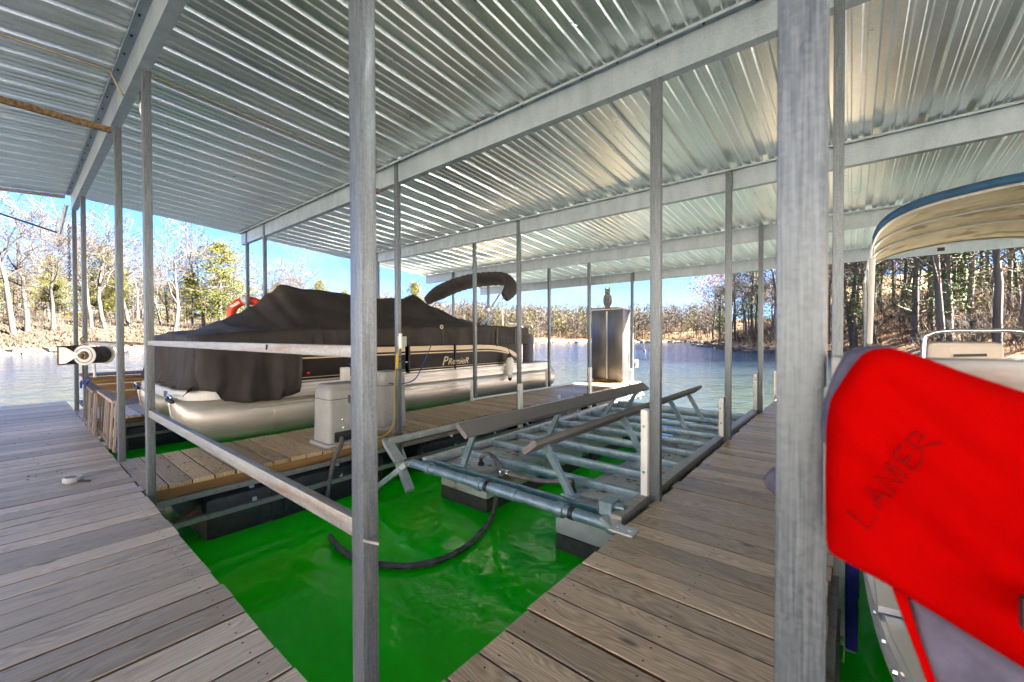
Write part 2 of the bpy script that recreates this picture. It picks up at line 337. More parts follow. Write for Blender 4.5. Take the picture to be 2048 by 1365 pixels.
def lettering(name, text, m, parent, origin, xdir, ydir, size, shear=0.0, depth=.003):
    cu = bpy.data.curves.new(name, 'FONT'); cu.body = text; cu.size = size; cu.shear = shear; cu.extrude = depth; cu.resolution_u = 3
    tmp = bpy.data.objects.new(name + '_tmp', cu); col.objects.link(tmp)
    me = bpy.data.meshes.new_from_object(tmp.evaluated_get(bpy.context.evaluated_depsgraph_get()))
    bpy.data.objects.remove(tmp)
    X, Y = Vector(xdir).normalized(), Vector(ydir).normalized(); Z = X.cross(Y); O = Vector(origin) - wloc(parent)
    for v in me.vertices: v.co = O + X * v.co.x + Y * v.co.y + Z * v.co.z
    me.materials.clear(); me.materials.append(MT[m])
    o = bpy.data.objects.new(name, me); o.parent = parent; col.objects.link(o); return o
def spline(pts, n=8):
    """Catmull-Rom through pts"""
    P = [Vector(p) for p in pts]; out = []
    for i in range(len(P) - 1):
        a, b, c, d = P[max(i - 1, 0)], P[i], P[i + 1], P[min(i + 2, len(P) - 1)]
        for k in range(n):
            t = k / n; out.append(.5 * ((2 * b) + (c - a) * t + (2 * a - 5 * b + 4 * c - d) * t * t + (3 * b - a - 3 * c + d) * t ** 3))
    out.append(P[-1]); return out
# ------------------------------------------------------------------ the lake and the land
WZ = -0.53
def water_mat():
    m, n, l, p = mat_base('lake_water')
    t = n.new('ShaderNodeTexCoord')
    p.inputs['IOR'].default_value = 1.33
    heights = []
    for sc, st in ((1.1, (1, 1.6, 1)), (4.5, (1, 1.3, 1)), (15, (1, 1, 1))):
        mp = n.new('ShaderNodeMapping'); mp.inputs['Scale'].default_value = st; mp.inputs['Rotation'].default_value = (0, 0, .5); l.new(t.outputs['Object'], mp.inputs['Vector'])
        z = n.new('ShaderNodeTexNoise'); z.inputs['Scale'].default_value = sc; z.inputs['Detail'].default_value = 2; z.inputs['Distortion'].default_value = .6
        l.new(mp.outputs['Vector'], z.inputs['Vector']); heights.append(z.outputs['Fac'])
    a = n.new('ShaderNodeMath'); a.operation = 'MULTIPLY_ADD'; l.new(heights[1], a.inputs[0]); a.inputs[1].default_value = .30; l.new(heights[0], a.inputs[2])
    b = n.new('ShaderNodeMath'); b.operation = 'MULTIPLY_ADD'; l.new(heights[2], b.inputs[0]); b.inputs[1].default_value = .05; l.new(a.outputs[0], b.inputs[2])
    lw = n.new('ShaderNodeTexNoise'); lw.inputs['Scale'].default_value = .22; lw.inputs['Detail'].default_value = 4; lw.inputs['Distortion'].default_value = .8; l.new(t.outputs['Object'], lw.inputs['Vector'])
    b2_ = n.new('ShaderNodeMath'); b2_.operation = 'MULTIPLY_ADD'; l.new(lw.outputs['Fac'], b2_.inputs[0]); b2_.inputs[1].default_value = 1.8; l.new(b.outputs[0], b2_.inputs[2]); b = b2_
    # open water is ruffled by wind; the slips between the docks are calm
    sep = n.new('ShaderNodeSeparateXYZ'); l.new(t.outputs['Object'], sep.inputs[0])
    mr = n.new('ShaderNodeMapRange'); mr.inputs['From Min'].default_value = 6; mr.inputs['From Max'].default_value = 16; mr.inputs['To Min'].default_value = .10; mr.inputs['To Max'].default_value = .9
    l.new(sep.outputs['Y'], mr.inputs['Value'])
    mr2 = n.new('ShaderNodeMapRange'); mr2.inputs['From Min'].default_value = -10; mr2.inputs['From Max'].default_value = -14; mr2.inputs['To Min'].default_value = 0; mr2.inputs['To Max'].default_value = .8
    l.new(sep.outputs['X'], mr2.inputs['Value'])
    mxm = n.new('ShaderNodeMath'); mxm.operation = 'MAXIMUM'; l.new(mr.outputs[0], mxm.inputs[0]); l.new(mr2.outputs[0], mxm.inputs[1])
    # extra green brightness painted into the roof-shaded slips; the open lake stays dark
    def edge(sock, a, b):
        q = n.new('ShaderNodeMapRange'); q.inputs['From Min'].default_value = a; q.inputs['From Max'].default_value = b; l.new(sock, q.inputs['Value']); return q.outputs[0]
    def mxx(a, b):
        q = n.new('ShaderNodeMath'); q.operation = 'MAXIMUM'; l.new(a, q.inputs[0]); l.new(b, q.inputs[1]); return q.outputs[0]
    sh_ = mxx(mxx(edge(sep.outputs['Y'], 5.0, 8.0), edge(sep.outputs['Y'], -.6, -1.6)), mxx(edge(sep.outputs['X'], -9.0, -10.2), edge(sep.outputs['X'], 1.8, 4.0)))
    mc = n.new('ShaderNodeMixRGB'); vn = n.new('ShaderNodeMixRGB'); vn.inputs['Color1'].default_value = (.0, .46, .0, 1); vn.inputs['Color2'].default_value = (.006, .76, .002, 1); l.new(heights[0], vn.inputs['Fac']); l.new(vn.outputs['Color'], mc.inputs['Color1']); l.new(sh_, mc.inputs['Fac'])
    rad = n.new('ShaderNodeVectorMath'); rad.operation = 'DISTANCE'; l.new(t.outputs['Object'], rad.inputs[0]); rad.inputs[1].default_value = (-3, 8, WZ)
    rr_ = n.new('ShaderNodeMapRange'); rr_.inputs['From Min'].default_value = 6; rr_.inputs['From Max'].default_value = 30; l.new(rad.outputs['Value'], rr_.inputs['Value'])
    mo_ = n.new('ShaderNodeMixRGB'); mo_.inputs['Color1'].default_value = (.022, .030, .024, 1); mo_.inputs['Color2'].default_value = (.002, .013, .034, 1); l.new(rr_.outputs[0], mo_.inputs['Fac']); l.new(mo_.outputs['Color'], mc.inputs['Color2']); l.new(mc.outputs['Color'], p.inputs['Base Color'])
    mro = n.new('ShaderNodeMapRange'); mro.inputs['To Min'].default_value = .03; mro.inputs['To Max'].default_value = .12; l.new(sh_, mro.inputs['Value']); l.new(mro.outputs[0], p.inputs['Roughness'])
    bp = n.new('ShaderNodeBump'); bp.inputs['Distance'].default_value = .22; l.new(mxm.outputs[0], bp.inputs['Strength'])
    l.new(b.outputs[0], bp.inputs['Height']); l.new(bp.outputs['Normal'], p.inputs['Normal'])
    return m
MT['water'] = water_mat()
g = MB(); g.add([(-420, -300, WZ), (420, -300, WZ), (420, 420, WZ), (-420, 420, WZ)], [(0, 1, 2, 3)])
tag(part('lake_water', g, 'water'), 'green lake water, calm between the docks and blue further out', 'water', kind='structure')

LAKE = [(-66, -42), (-63, -25), (-61.8, -.7), (-62.5, 14.5), (-66, 40), (-67, 62), (-60, 87), (-48, 102), (-31, 109), (-20, 108), (-17, 95), (-22.5, 82), (-16, 66),
        (-6.8, 50), (1.5, 40), (8, 32.5), (17, 25), (30, 15), (34, 4), (26, -6), (10, -10.5), (-8, -11), (-28, -15), (-48, -30)]  # the last points bring a shore close behind the camera for bounce light
def lake_dist(x, y):
    """signed distance to the shoreline, positive on land (numpy arrays)"""
    d = np.full(x.shape, 1e9); inside = np.zeros(x.shape, bool); k = len(LAKE)
    for i in range(k):
        (x0, y0), (x1, y1) = LAKE[i], LAKE[(i + 1) % k]
        ex, ey = x1 - x0, y1 - y0; t = np.clip(((x - x0) * ex + (y - y0) * ey) / (ex * ex + ey * ey), 0, 1)
        d = np.minimum(d, np.hypot(x - x0 - t * ex, y - y0 - t * ey))
        with np.errstate(divide='ignore', invalid='ignore'):
            inside ^= ((y0 > y) != (y1 > y)) & (x < ex * (y - y0) / (ey if ey else 1e-9) + x0)
    return np.where(inside, -d, d)
def wob(x, y): return .25 * np.sin(x * .31 + 1.3 * np.sin(y * .17)) + .18 * np.sin(y * .43 + x * .11) + .35 * np.sin(x * .07 - y * .09)
def land(x, y):
    x = np.asarray(x, float); y = np.asarray(y, float)
    d = lake_dist(x, y); right = np.clip((x + 24) / 14, 0, 1)
    far = np.clip((y - 70) / 40, 0, 1) * (1 - right)
    near = np.minimum(d, 12) * (.22 - .05 * far) ; rest = np.maximum(d - 12, 0)
    left_h = near + 13 * (1 - np.exp(-rest * .085 / 13)) + np.minimum(d, 1.2) * .35
    right_h = np.minimum(d, 1) * .4 + 52 * (1 - np.exp(-np.maximum(d, 0) * .27 / 52))
    back = np.clip((-y - 4) / 4, 0, 1) * np.clip((x + 50) / 15, 0, 1); bounce_h = 22 * (1 - np.exp(-np.maximum(d, 0) * .5 / 22))  # unseen steep bank added behind the camera to bounce warm light onto the dock
    right_h = right_h * (1 - back) + bounce_h * back; left_h = left_h * (1 - back) + bounce_h * back
    h = WZ + left_h * (1 - right) + right_h * right + wob(x, y) * np.clip((d - 3) / 10, 0, 1)
    return np.where(d < 0, WZ + np.maximum(d * .3, -2.5) - .02, h)
def land1(x, y): return float(land(np.array([x]), np.array([y]))[0])
def ground_mat():
    m, n, l, p = mat_base('shore_ground')
    t = n.new('ShaderNodeTexCoord'); p.inputs['Roughness'].default_value = .95; p.inputs['Specular IOR Level'].default_value = .15
    at = n.new('ShaderNodeVertexColor'); at.layer_name = 'zone'
    n1 = n.new('ShaderNodeTexNoise'); n1.inputs['Scale'].default_value = .9; n1.inputs['Detail'].default_value = 9; n1.inputs['Roughness'].default_value = .75; l.new(t.outputs['Object'], n1.inputs['Vector'])
    def ramp(stops):
        r = n.new('ShaderNodeValToRGB')
        while len(r.color_ramp.elements) < len(stops): r.color_ramp.elements.new(.5)
        for e, (q, c) in zip(r.color_ramp.elements, stops): e.position = q; e.color = (*c, 1)
        l.new(n1.outputs['Fac'], r.inputs['Fac']); return r.outputs['Color']
    straw = ramp([(.3, (.030, .023, .017)), (.5, (.047, .038, .028)), (.68, (.066, .055, .042))])
    litter = ramp([(.32, (.085, .055, .033)), (.5, (.22, .13, .07)), (.62, (.31, .21, .125)), (.72, (.27, .22, .18))])
    rock = ramp([(.35, (.30, .26, .21)), (.6, (.52, .47, .40))])  # waterline rock; kept pale so the added rear bank reflects more
    sep = n.new('ShaderNodeSeparateColor'); l.new(at.outputs['Color'], sep.inputs['Color'])
    a = n.new('ShaderNodeMixRGB'); l.new(sep.outputs['Red'], a.inputs['Fac']); l.new(straw, a.inputs['Color1']); l.new(litter, a.inputs['Color2'])
    b = n.new('ShaderNodeMixRGB'); l.new(sep.outputs['Green'], b.inputs['Fac']); l.new(a.outputs['Color'], b.inputs['Color1']); l.new(rock, b.inputs['Color2'])
    l.new(b.outputs['Color'], p.inputs['Base Color'])
    bp = n.new('ShaderNodeBump'); bp.inputs['Strength'].default_value = .8; bp.inputs['Distance'].default_value = .3; l.new(n1.outputs['Fac'], bp.inputs['Height']); l.new(bp.outputs['Normal'], p.inputs['Normal'])
    return m
def build_land():
    def axis(lo, hi, a, b, fine, coarse):
        v = list(np.arange(lo, a, coarse)) + list(np.arange(a, b, fine)) + list(np.arange(b, hi + 1, coarse)); return np.array(v)
    xs = axis(-400, 300, -110, 60, 1.3, 14); ys = axis(-120, 420, -40, 150, 1.3, 14)
    X, Y = np.meshgrid(xs, ys); Z = land(X, Y); D = lake_dist(X, Y)
    nx, ny = len(xs), len(ys)
    v = np.stack([X.ravel(), Y.ravel(), Z.ravel()], 1)
    i, j = np.meshgrid(np.arange(nx - 1), np.arange(ny - 1)); a = (j * nx + i).ravel()
    q = np.stack([a, a + 1, a + 1 + nx, a + nx], 1); q = q[(D.ravel()[q] > -9).any(axis=1)]
    me = bpy.data.meshes.new('shore_terrain'); me.from_pydata(v.tolist(), [], q.tolist()); me.materials.append(ground_mat())
    me.polygons.foreach_set('use_smooth', [True] * len(me.polygons))
    ca = me.color_attributes.new('zone', 'FLOAT_COLOR', 'POINT')
    r = np.clip((X.ravel() + 30) / 12, 0, 1); r = np.maximum(r, np.clip((Y.ravel() - 60) / 20, 0, .7)); gg = np.maximum(.3 * np.clip(1 - np.abs(D.ravel() - .6) / 1.6, 0, 1), np.clip((-Y.ravel() - 5) / 3, 0, 1) * np.clip((X.ravel() + 50) / 15, 0, 1))  # green: a little at the waterline, full on the added bounce bank
    ca.data.foreach_set('color', np.stack([r, gg, r * 0, r * 0 + 1], 1).astype(np.float32).ravel())
    o = bpy.data.objects.new('shore_terrain', me); col.objects.link(o); tag(o, 'straw-coloured grassy banks and leaf-strewn wooded hill around the lake', 'terrain', kind='structure')
build_land()

# ------------------------------------------------------------------ trees
def rvec(r, s=1.0): return Vector((r.gauss(0, s), r.gauss(0, s), r.gauss(0, s)))
def grow(r, tm, cm, p, d, rad, ln, lvl, maxl, wobble, tips):
    k = 5 if lvl == 0 else (4 if lvl < 3 else 2)
    pts = [p.copy()]; rs = [rad]; q = p.copy(); dd = d.copy(); end = rad * (.45 if lvl == 0 else .35)
    for i in range(k):
        dd = (dd + rvec(r, wobble * (.45 if lvl == 0 else 1)) + Vector((0, 0, .06 if lvl else .0))).normalized()
        q = q + dd * (ln / k); pts.append(q.copy()); rs.append(rad + (end - rad) * (i + 1) / k)
    (tm if lvl < 3 else cm).tube(pts, rs, (7, 5, 4, 3, 3, 3)[lvl], cap=False)
    if lvl == maxl: tips.append((pts[-1], dd)); return
    nb = (7, 5, 5, 4, 3)[lvl] + r.randint(-1, 1)
    for b in range(nb):
        t = (.42 + .58 * (b + r.random()) / nb) if lvl == 0 else (.25 + .75 * (b + r.random() * .8) / nb)
        f = min(t * k, k - 1e-3); i = int(f); pp = pts[i].lerp(pts[i + 1], f - i); rr = rs[i] * .62
        ax = rvec(r); ax = (ax - dd * ax.dot(dd)).normalized()
        ang = r.uniform(.5, 1.05); nd = (dd * math.cos(ang) + ax * math.sin(ang)).normalized()
        if nd.z < -.25: nd.z *= -.4; nd.normalize()
        grow(r, tm, cm, pp, nd, max(rr * (1 - .25 * t), .0016), ln * r.uniform(.42, .68) * (1.05 - .3 * t if lvl == 0 else 1), lvl + 1, maxl, wobble, tips)
def bare_tree(seed, H=1.0, wobble=.17, maxl=4, lean=0.0, bark='bark'):
    r = random.Random(seed); tm, cm, tips = MB(), MB(), []
    grow(r, tm, cm, Vector((0, 0, -.02)), Vector((lean, lean * .5, 1)).normalized(), 0.0165, .74, 0, maxl, wobble, tips)
    return mesh('trunk', tm, bark, 'all'), mesh('crown', cm, 'twig'), tips
def leaf_quads(mb, r, c, size, n, spread, flat=.5):
    for _ in range(n):
        p = c + Vector((r.gauss(0, spread), r.gauss(0, spread), r.gauss(0, spread * flat)))
        a = rvec(r).normalized() * size * r.uniform(.6, 1.3); b = rvec(r).normalized() * size * r.uniform(.35, .8)
        mb.add([p - a, p + b * .6, p + a, p - b * .6], [(0, 1, 2, 3)])
def evergreen(seed, shape, leaf, bark='bark_dark', nl=95, q=120, lf=.013):
    r = random.Random(seed); tm, cm = MB(), MB()
    tm.tube([(0, 0, -.02), (.01, 0, .4), (-.005, .01, .75), (0, 0, .97)], [.02, .016, .009, .002], 6, cap=False)
    for i in range(nl):
        t = (i + r.random()) / nl; z = .16 + .82 * t; R = shape(t) * r.uniform(.7, 1.12); a = r.uniform(0, 6.283)
        e = Vector((math.cos(a) * R, math.sin(a) * R, z + R * r.uniform(-.05, .35))); s = Vector((0, 0, z))
        tm.tube([s, s.lerp(e, .6) + Vector((0, 0, -.008)), e], [.005, .003, .001], 3, cap=False)
        for k in range(4): leaf_quads(cm, r, s.lerp(e, .38 + .2 * k), lf, q // 4, .026 + .012 * k, .55)
    return mesh('trunk', tm, bark, 'all'), mesh('crown', cm, leaf), None
def leafy(seed, leaf, bark):
    a, c, tips = bare_tree(seed, bark=bark, maxl=3)
    r = random.Random(seed + 50); cm = MB()
    for p, d in tips:
        if r.random() < .75: leaf_quads(cm, r, p, .013, 9, .035, .8)
    return a, mesh('crown', cm, leaf), None
BARE = [bare_tree(s, wobble=w, lean=ln, bark=b) for s, w, ln, b in ((11, .16, 0, 'bark'), (12, .2, .08, 'bark'), (13, .15, -.05, 'bark'), (14, .22, .03, 'bark'), (15, .17, 0, 'bark_dark'), (16, .2, .1, 'bark_dark'), (17, .14, -.06, 'bark_dark'))]
CED = [evergreen(21, lambda t: .30 * (math.sin(math.pi * min(1, .12 + t * .9)) ** .7), 'cedar'), evergreen(22, lambda t: .26 * (1 - t) ** .7 + .03, 'cedar'), evergreen(23, lambda t: .33 * (math.sin(math.pi * (.1 + t * .88)) ** .8), 'cedar')]
PINE = [evergreen(31, lambda t: (.22 * (1 - t) ** .6 + .05) * (1 if t > .3 else .3), 'pine', nl=52, q=44, lf=.013), evergreen(32, lambda t: .26 * (1 - t) ** .8 + .03, 'pine', nl=52, q=44, lf=.013)]
OAK = [leafy(41, 'dry_leaf', 'bark_dark'), leafy(42, 'dry_leaf', 'bark_dark')]
def tree(name, proto, x, y, h, label, group, rz=None, w=1.0, cat='tree'):
    t = thing(name, (x, y, land1(x, y) - .05), label, cat, group)
    rz = rnd.uniform(0, 6.28) if rz is None else rz
    for nm, me in (('trunk', proto[0]), ('crown', proto[1])):
        o = bpy.data.objects.new(nm, me); o.parent = t; o.scale = (h * w, h * w, h); o.rotation_euler = (0, 0, rz); col.objects.link(o)
    return t
def at_bank(px, dist):
    d = ray(px, 673); k = dist / math.hypot(d.x, d.y); return d.x * k, d.y * k
# grassy bank on the left: the trees one can tell apart, by the column of the photo in which their trunk stands
LEFT = [(28, 69, 15.5, 0, 'bare pale-barked tree at the left edge, tall with a forked top'), (55, 70.5, 14.2, 2, 'bare tree with a white trunk, twin of the forked one beside it'),
        (106, 71, 11.5, 1, 'leaning bare tree with a short mottled trunk between the left posts and the forked trees'),
        (183, 72, 13.0, 0, 'slim bare tree showing between the two left pairs of posts'), (212, 72.5, 14.5, 3, 'stout ivy-footed bare tree between the two left pairs of posts'),
        (258, 75, 13.5, 2, 'bare tree with one long arching limb seen between two close posts'), (345, 70, 14.2, 3, 'bare pale tree standing alone left of the big cedar'),
        (408, 78, 15.0, 1, 'tall bare tree rising behind the big round cedar'), (592, 82, 13.0, 3, 'crooked bare tree right of the life ring'),
        (530, 84, 11.5, 0, 'bare tree mostly hidden behind the life ring post')]
for px, d, h, k, lab in LEFT:
    x, y = at_bank(px, d); tree('bare_tree', BARE[k], x, y, h, lab, 'bare trees on the left bank', w=1.05)
for px, d, h, k, w, lab in [(440, 76, 13.2, 2, 1.1, 'big round yellow-green cedar on the left bank behind the covered boat'), (385, 78, 8.5, 0, .8, 'lower dark-skirted cedar at the left foot of the big round cedar'),
                            (205, 80, 10.5, 0, .95, 'yellow-green cedar seen between two posts behind a stout bare tree'), (238, 83, 8.0, 1, .8, 'small cedar showing between two close posts'),
                            (105, 88, 9.5, 1, .8, 'cedar far behind the leaning bare tree'), (640, 92, 9.5, 0, .9, 'cedar right of the life ring above the boat cover'),
                            (560, 90, 9.0, 2, .85, 'broad cedar behind the life ring post'), (829, 93, 11.5, 1, 1.05, 'pointed golden cedar behind the boat, left of its folded sunshade'), (690, 98, 8.0, 2, .9, 'small cedar behind the highest part of the boat cover')]:
    x, y = at_bank(px, d); tree('cedar_tree', CED[k], x, y, h, lab, 'cedars on the left bank', w=w)
r2 = random.Random(5)
for i in range(34):
    px = r2.uniform(-60, 880); d = r2.uniform(80, 120); x, y = at_bank(px, d)
    if lake_dist(np.array([x]), np.array([y]))[0] < 8: continue
    tree('bare_tree', BARE[r2.randrange(7)], x, y, r2.uniform(8, 12.5) * (1 if px < 500 else .85), 'thin bare tree in the second rank of the left bank', 'second rank of bare trees on the left bank')
# wooded hill on the right, in its own shade
RT = [(1898, 41, 13, 'pine', 0, 'dark evergreen with drooping boughs seen under the tan sunshade'), (1830, 43, 11, 'pine', 1, 'dark evergreen beside the sunshade poles'),
      (1884, 40, 14, 'bare', 6, 'straight dark bare trunk leaning left under the tan sunshade'), (1862, 44, 13, 'bare', 4, 'dark trunk left of the leaning one under the tan sunshade'),
      (1940, 48, 13, 'bare', 5, 'slim dark bare tree behind the seat rail of the right boat'), (1995, 38, 14, 'bare', 4, 'thick dark leaning trunk near the right edge'), (2035, 40, 14, 'bare', 5, 'thick dark trunk at the right edge'),
      (1540, 58, 14, 'bare', 6, 'tall twin-stemmed bare tree seen between the two farthest right posts'), (1552, 60, 14, 'bare', 4, 'tall dark bare tree just left of the nearest right post'),
      (1470, 66, 10.5, 'pine', 1, 'dark round evergreen near the tip of the wooded point'), (1440, 72, 9.0, 'pine', 0, 'evergreen at the very tip of the wooded point'), (1505, 63, 11, 'pine', 1, 'evergreen between the far right posts'),
      (1710, 44, 10, 'pine', 0, 'dark evergreen left of the sunshade poles')]
for px, d, h, kind, k, lab in RT:
    x, y = at_bank(px, d); tree('evergreen_tree' if kind == 'pine' else 'bare_tree', (PINE if kind == 'pine' else BARE)[k], x, y, h, lab, 'dark trees on the wooded hill')
for i in range(105):
    px = r2.uniform(1395, 2150); d = r2.uniform(42, 95) if px > 1600 else r2.uniform(60, 110); x, y = at_bank(px, d)
    dd = lake_dist(np.array([x]), np.array([y]))[0]
    if dd < 1.5: continue
    u = r2.random()
    if u < .42: tree('leafy_oak', OAK[r2.randrange(2)], x, y, r2.uniform(8, 13), 'oak still holding rust-orange leaves on the right hill', 'oaks with dry leaves on the right hill')
    elif u < .49: tree('evergreen_tree', PINE[r2.randrange(2)], x, y, r2.uniform(6, 11), 'dark evergreen among bare trees further up the right hill', 'evergreens further up the right hill')
    else: tree('bare_tree', BARE[r2.randrange(7)], x, y, r2.uniform(8, 12), 'bare grey tree further up the wooded right hill', 'bare trees further up the right hill')
# far woods that read as one mass; shoreline brush; grass; rocks
def soft_tree(r, tw, fo, x, y, h, green):
    z = land1(x, y); b = Vector((x, y, z)); lean = Vector((r.gauss(0, .05), r.gauss(0, .05), 1))
    tw.tube([b, b + lean * h * .5, b + lean * h * .9], [.013 * h, .009 * h, .003 * h], 3, cap=False)
    if green:
        for k in range(150):
            t = r.random() ** 1.15; a = r.uniform(0, 6.28); R = h * .26 * math.sin(math.pi * (.12 + .85 * t)) * math.sqrt(r.random())
            leaf_quads(fo, r, b + Vector((math.cos(a) * R, math.sin(a) * R, h * (.02 + .96 * t))), .30, 1, .1)
    else:
        for k in range(16):
            t = r.uniform(.06, .85); a = r.uniform(0, 6.28); e = r.uniform(.25, 1.0); L = h * r.uniform(.22, .42) * (1.1 - t * .5)
            s = b + lean * (h * t); d = Vector((math.cos(a) * math.cos(e), math.sin(a) * math.cos(e), math.sin(e))); w = .009 * h
            m = s + d * L; tw.add([s + Vector((0, 0, w)), s - Vector((0, 0, w)), m], [(0, 1, 2)])
            for j in range(5):
                f = r.uniform(.3, 1); s2 = s + d * (L * f); d2 = (d + rvec(r, .55)).normalized(); L2 = L * r.uniform(.25, .55)
                pr_ = d2.cross(Vector((r.gauss(0, 1), r.gauss(0, 1), r.gauss(0, 1)))).normalized() * (.0075 * h)
                tw.add([s2 + pr_, s2 - pr_, s2 + d2 * L2], [(0, 1, 2)])
                for q in range(2):
                    s3 = s2 + d2 * (L2 * r.uniform(.3, .9)); d3 = (d2 + rvec(r, .7)).normalized(); L3 = L2 * r.uniform(.3, .6)
                    tw.add([s3 + pr_ * .7, s3 - pr_ * .7, s3 + d3 * L3], [(0, 1, 2)])
def far_woods():
    r = random.Random(9); tw, fo, twl = MB(), MB(), MB()
    for i in range(1350):
        px = r.uniform(690, 1450); d = 102 + 62 * r.random() ** 1.4; x, y = at_bank(px, d); dd = lake_dist(np.array([x]), np.array([y]))[0]
        if dd < 1.5: continue
        soft_tree(r, tw, fo, x, y, r.uniform(4.5, 8.8), r.random() < .22)
    for i in range(420):
        px = r.uniform(-150, 820); d = r.uniform(95, 165); x, y = at_bank(px, d)
        soft_tree(r, tw, fo, x, y, r.uniform(6, 9), r.random() < .3)
    tag(part('far_woods', tw, 'twig'), 'hazy mass of bare woods on the far shore', 'woods', kind='stuff')
    tag(part('far_evergreens', fo, 'cedar'), 'yellow-green evergreens scattered through the far shore woods', 'woods', kind='stuff')
far_woods()
def ground_cover():
    r = random.Random(3); gr, br, rk, lf = MB(), MB(), MB(), MB()
    def scatter(n_, p0, p1, fd, dmin):
        pts = [at_bank(r.uniform(p0, p1), fd()) for _ in range(n_)]; P = np.array(pts); D = lake_dist(P[:, 0], P[:, 1]); Z = land(P[:, 0], P[:, 1])
        return [(float(P[k, 0]), float(P[k, 1]), float(Z[k])) for k in range(n_) if D[k] > dmin]
    for x, y, z in scatter(15000, -150, 900, lambda: 62.5 + 32 * r.random() ** 1.4, 1.0):
        h = r.uniform(.10, .38); a = r.uniform(0, 3.14); w = .07 + .1 * r.random(); c, s = math.cos(a) * w, math.sin(a) * w
        gr.add([(x - c, y - s, z - .05), (x + c, y + s, z - .05), (x + r.gauss(0, .15), y + r.gauss(0, .15), z + h)], [(0, 1, 2)])
    def brush(x, y, h, n):
        z = land1(x, y)
        for k in range(n):
            d = Vector((r.gauss(0, .5), r.gauss(0, .5), 1)).normalized(); L = h * r.uniform(.5, 1.1); b = Vector((x + r.gauss(0, .25), y + r.gauss(0, .25), z - .05)); w = d.cross(rvec(r)).normalized() * .018
            br.add([b + w, b - w, b + d * L], [(0, 1, 2)])
            for j in range(4):
                s = b + d * (L * r.uniform(.3, .9)); d2 = (d + rvec(r, .6)).normalized(); br.add([s + w * .6, s - w * .6, s + d2 * L * r.uniform(.2, .45)], [(0, 1, 2)])
    for i in range(950):
        px = r.uniform(1375, 2150); d = r.uniform(36, 95) if px > 1600 else r.uniform(48, 80); x, y = at_bank(px, d); dd = lake_dist(np.array([x]), np.array([y]))[0]
        if dd < .4: continue
        brush(x, y, r.uniform(1.0, 3.2), 16)
    for i in range(110):
        px = r.uniform(-60, 880); d = r.uniform(70, 96); x, y = at_bank(px, d)
        if lake_dist(np.array([x]), np.array([y]))[0] < 5: continue
        brush(x, y, r.uniform(.7, 2.6), 14)
    for i in range(600):
        px = r.uniform(900, 1420); d = r.uniform(95, 118); x, y = at_bank(px, d)
        if lake_dist(np.array([x]), np.array([y]))[0] < .6: continue
        brush(x, y, r.uniform(1.5, 3.6), 12)
    for x, y, z in scatter(9000, 1640, 2150, lambda: r.uniform(34, 75), .8): leaf_quads(lf, r, Vector((x, y, z + .05)), .09, 1, .02, .3)
    k = len(LAKE)
    for i in list(range(1, 14)):
        (x0, y0), (x1, y1) = LAKE[i], LAKE[i + 1]; L = math.hypot(x1 - x0, y1 - y0)
        N_ = int(L * 3.2); P = np.array([(x0 + (x1 - x0) * t + r.gauss(0, .45), y0 + (y1 - y0) * t + r.gauss(0, .45)) for t in [r.random() for _ in range(N_)]]); ZZ = land(P[:, 0], P[:, 1])
        for q in range(N_):
            x, y = map(float, P[q]); s = r.uniform(.15, .55); zz = max(float(ZZ[q]), WZ); m = MB().box(-s, s, -s * r.uniform(.5, 1), s * r.uniform(.5, 1), -.12, r.uniform(.06, .3))
            a = r.uniform(0, 3.14); rk.add([(x + v[0] * math.cos(a) - v[1] * math.sin(a) + r.gauss(0, .05), y + v[0] * math.sin(a) + v[1] * math.cos(a) + r.gauss(0, .05), zz + v[2] + r.gauss(0, .03)) for v in m.v], m.f)
    tag(part('dry_grass', gr, 'straw'), 'long dry straw-coloured grass on the left bank', 'grass', kind='stuff')
    tag(part('shore_brush', br, 'twig'), 'bare grey brush along the shores and under the trees', 'brush', kind='stuff')
    tag(part('leaf_litter', lf, 'dry_leaf'), 'fallen rust-coloured leaves on the right hillside', 'leaves', kind='stuff')
    tag(part('shore_rocks', rk, 'rock'), 'pale broken limestone along the waterline', 'rocks', kind='stuff')
ground_cover()
# ------------------------------------------------------------------ docks
def plank_mesh(w, L, t, m):
    """board lying along local Y, top at z=0, upper edges eased"""
    b = MB(); e = .003
    prof = [(-w / 2, -t), (w / 2, -t), (w / 2, -e), (w / 2 - e, 0), (-w / 2 + e, 0), (-w / 2, -e)]
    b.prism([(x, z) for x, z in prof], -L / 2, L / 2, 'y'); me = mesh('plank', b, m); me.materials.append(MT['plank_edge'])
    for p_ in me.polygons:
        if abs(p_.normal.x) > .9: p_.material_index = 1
    return me
PITCH = .1575
walk = thing('dock_walkway', (-4, -.7, 0), 'wide grey weathered plank walkway running along the left foreground', 'walkway')
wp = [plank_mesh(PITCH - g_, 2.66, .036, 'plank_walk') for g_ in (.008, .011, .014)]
x = -11.35; i = 0
while x < 2.2:
    o = link_part('plank', wp[rnd.choice((0, 0, 1, 1, 2))], walk, (x, -.695 + rnd.gauss(0, .004), rnd.gauss(0, .0012))); o.rotation_euler = (rnd.gauss(0, .0006), rnd.gauss(0, .004), rnd.gauss(0, .0012)); x += PITCH + .0018 * rnd.choice((0, 1, 2)); i += 1
for yy in (.56, -.05, -.7, -1.35, -1.95): part('stringer', MB().box(-11.4, 2.3, yy - .02, yy + .02, -.185, -.037), 'stringer', walk)
part('steel_edge', MB().box(-11.4, 2.3, .586, .606, -.30, -.20), 'galv', walk)
for xx in (-10.5, -7.0, -2.9, 0.6): part('float', MB().box(xx - .75, xx + .75, -1.6, .38, -.72, -.19, .05), 'black_float', walk, True)
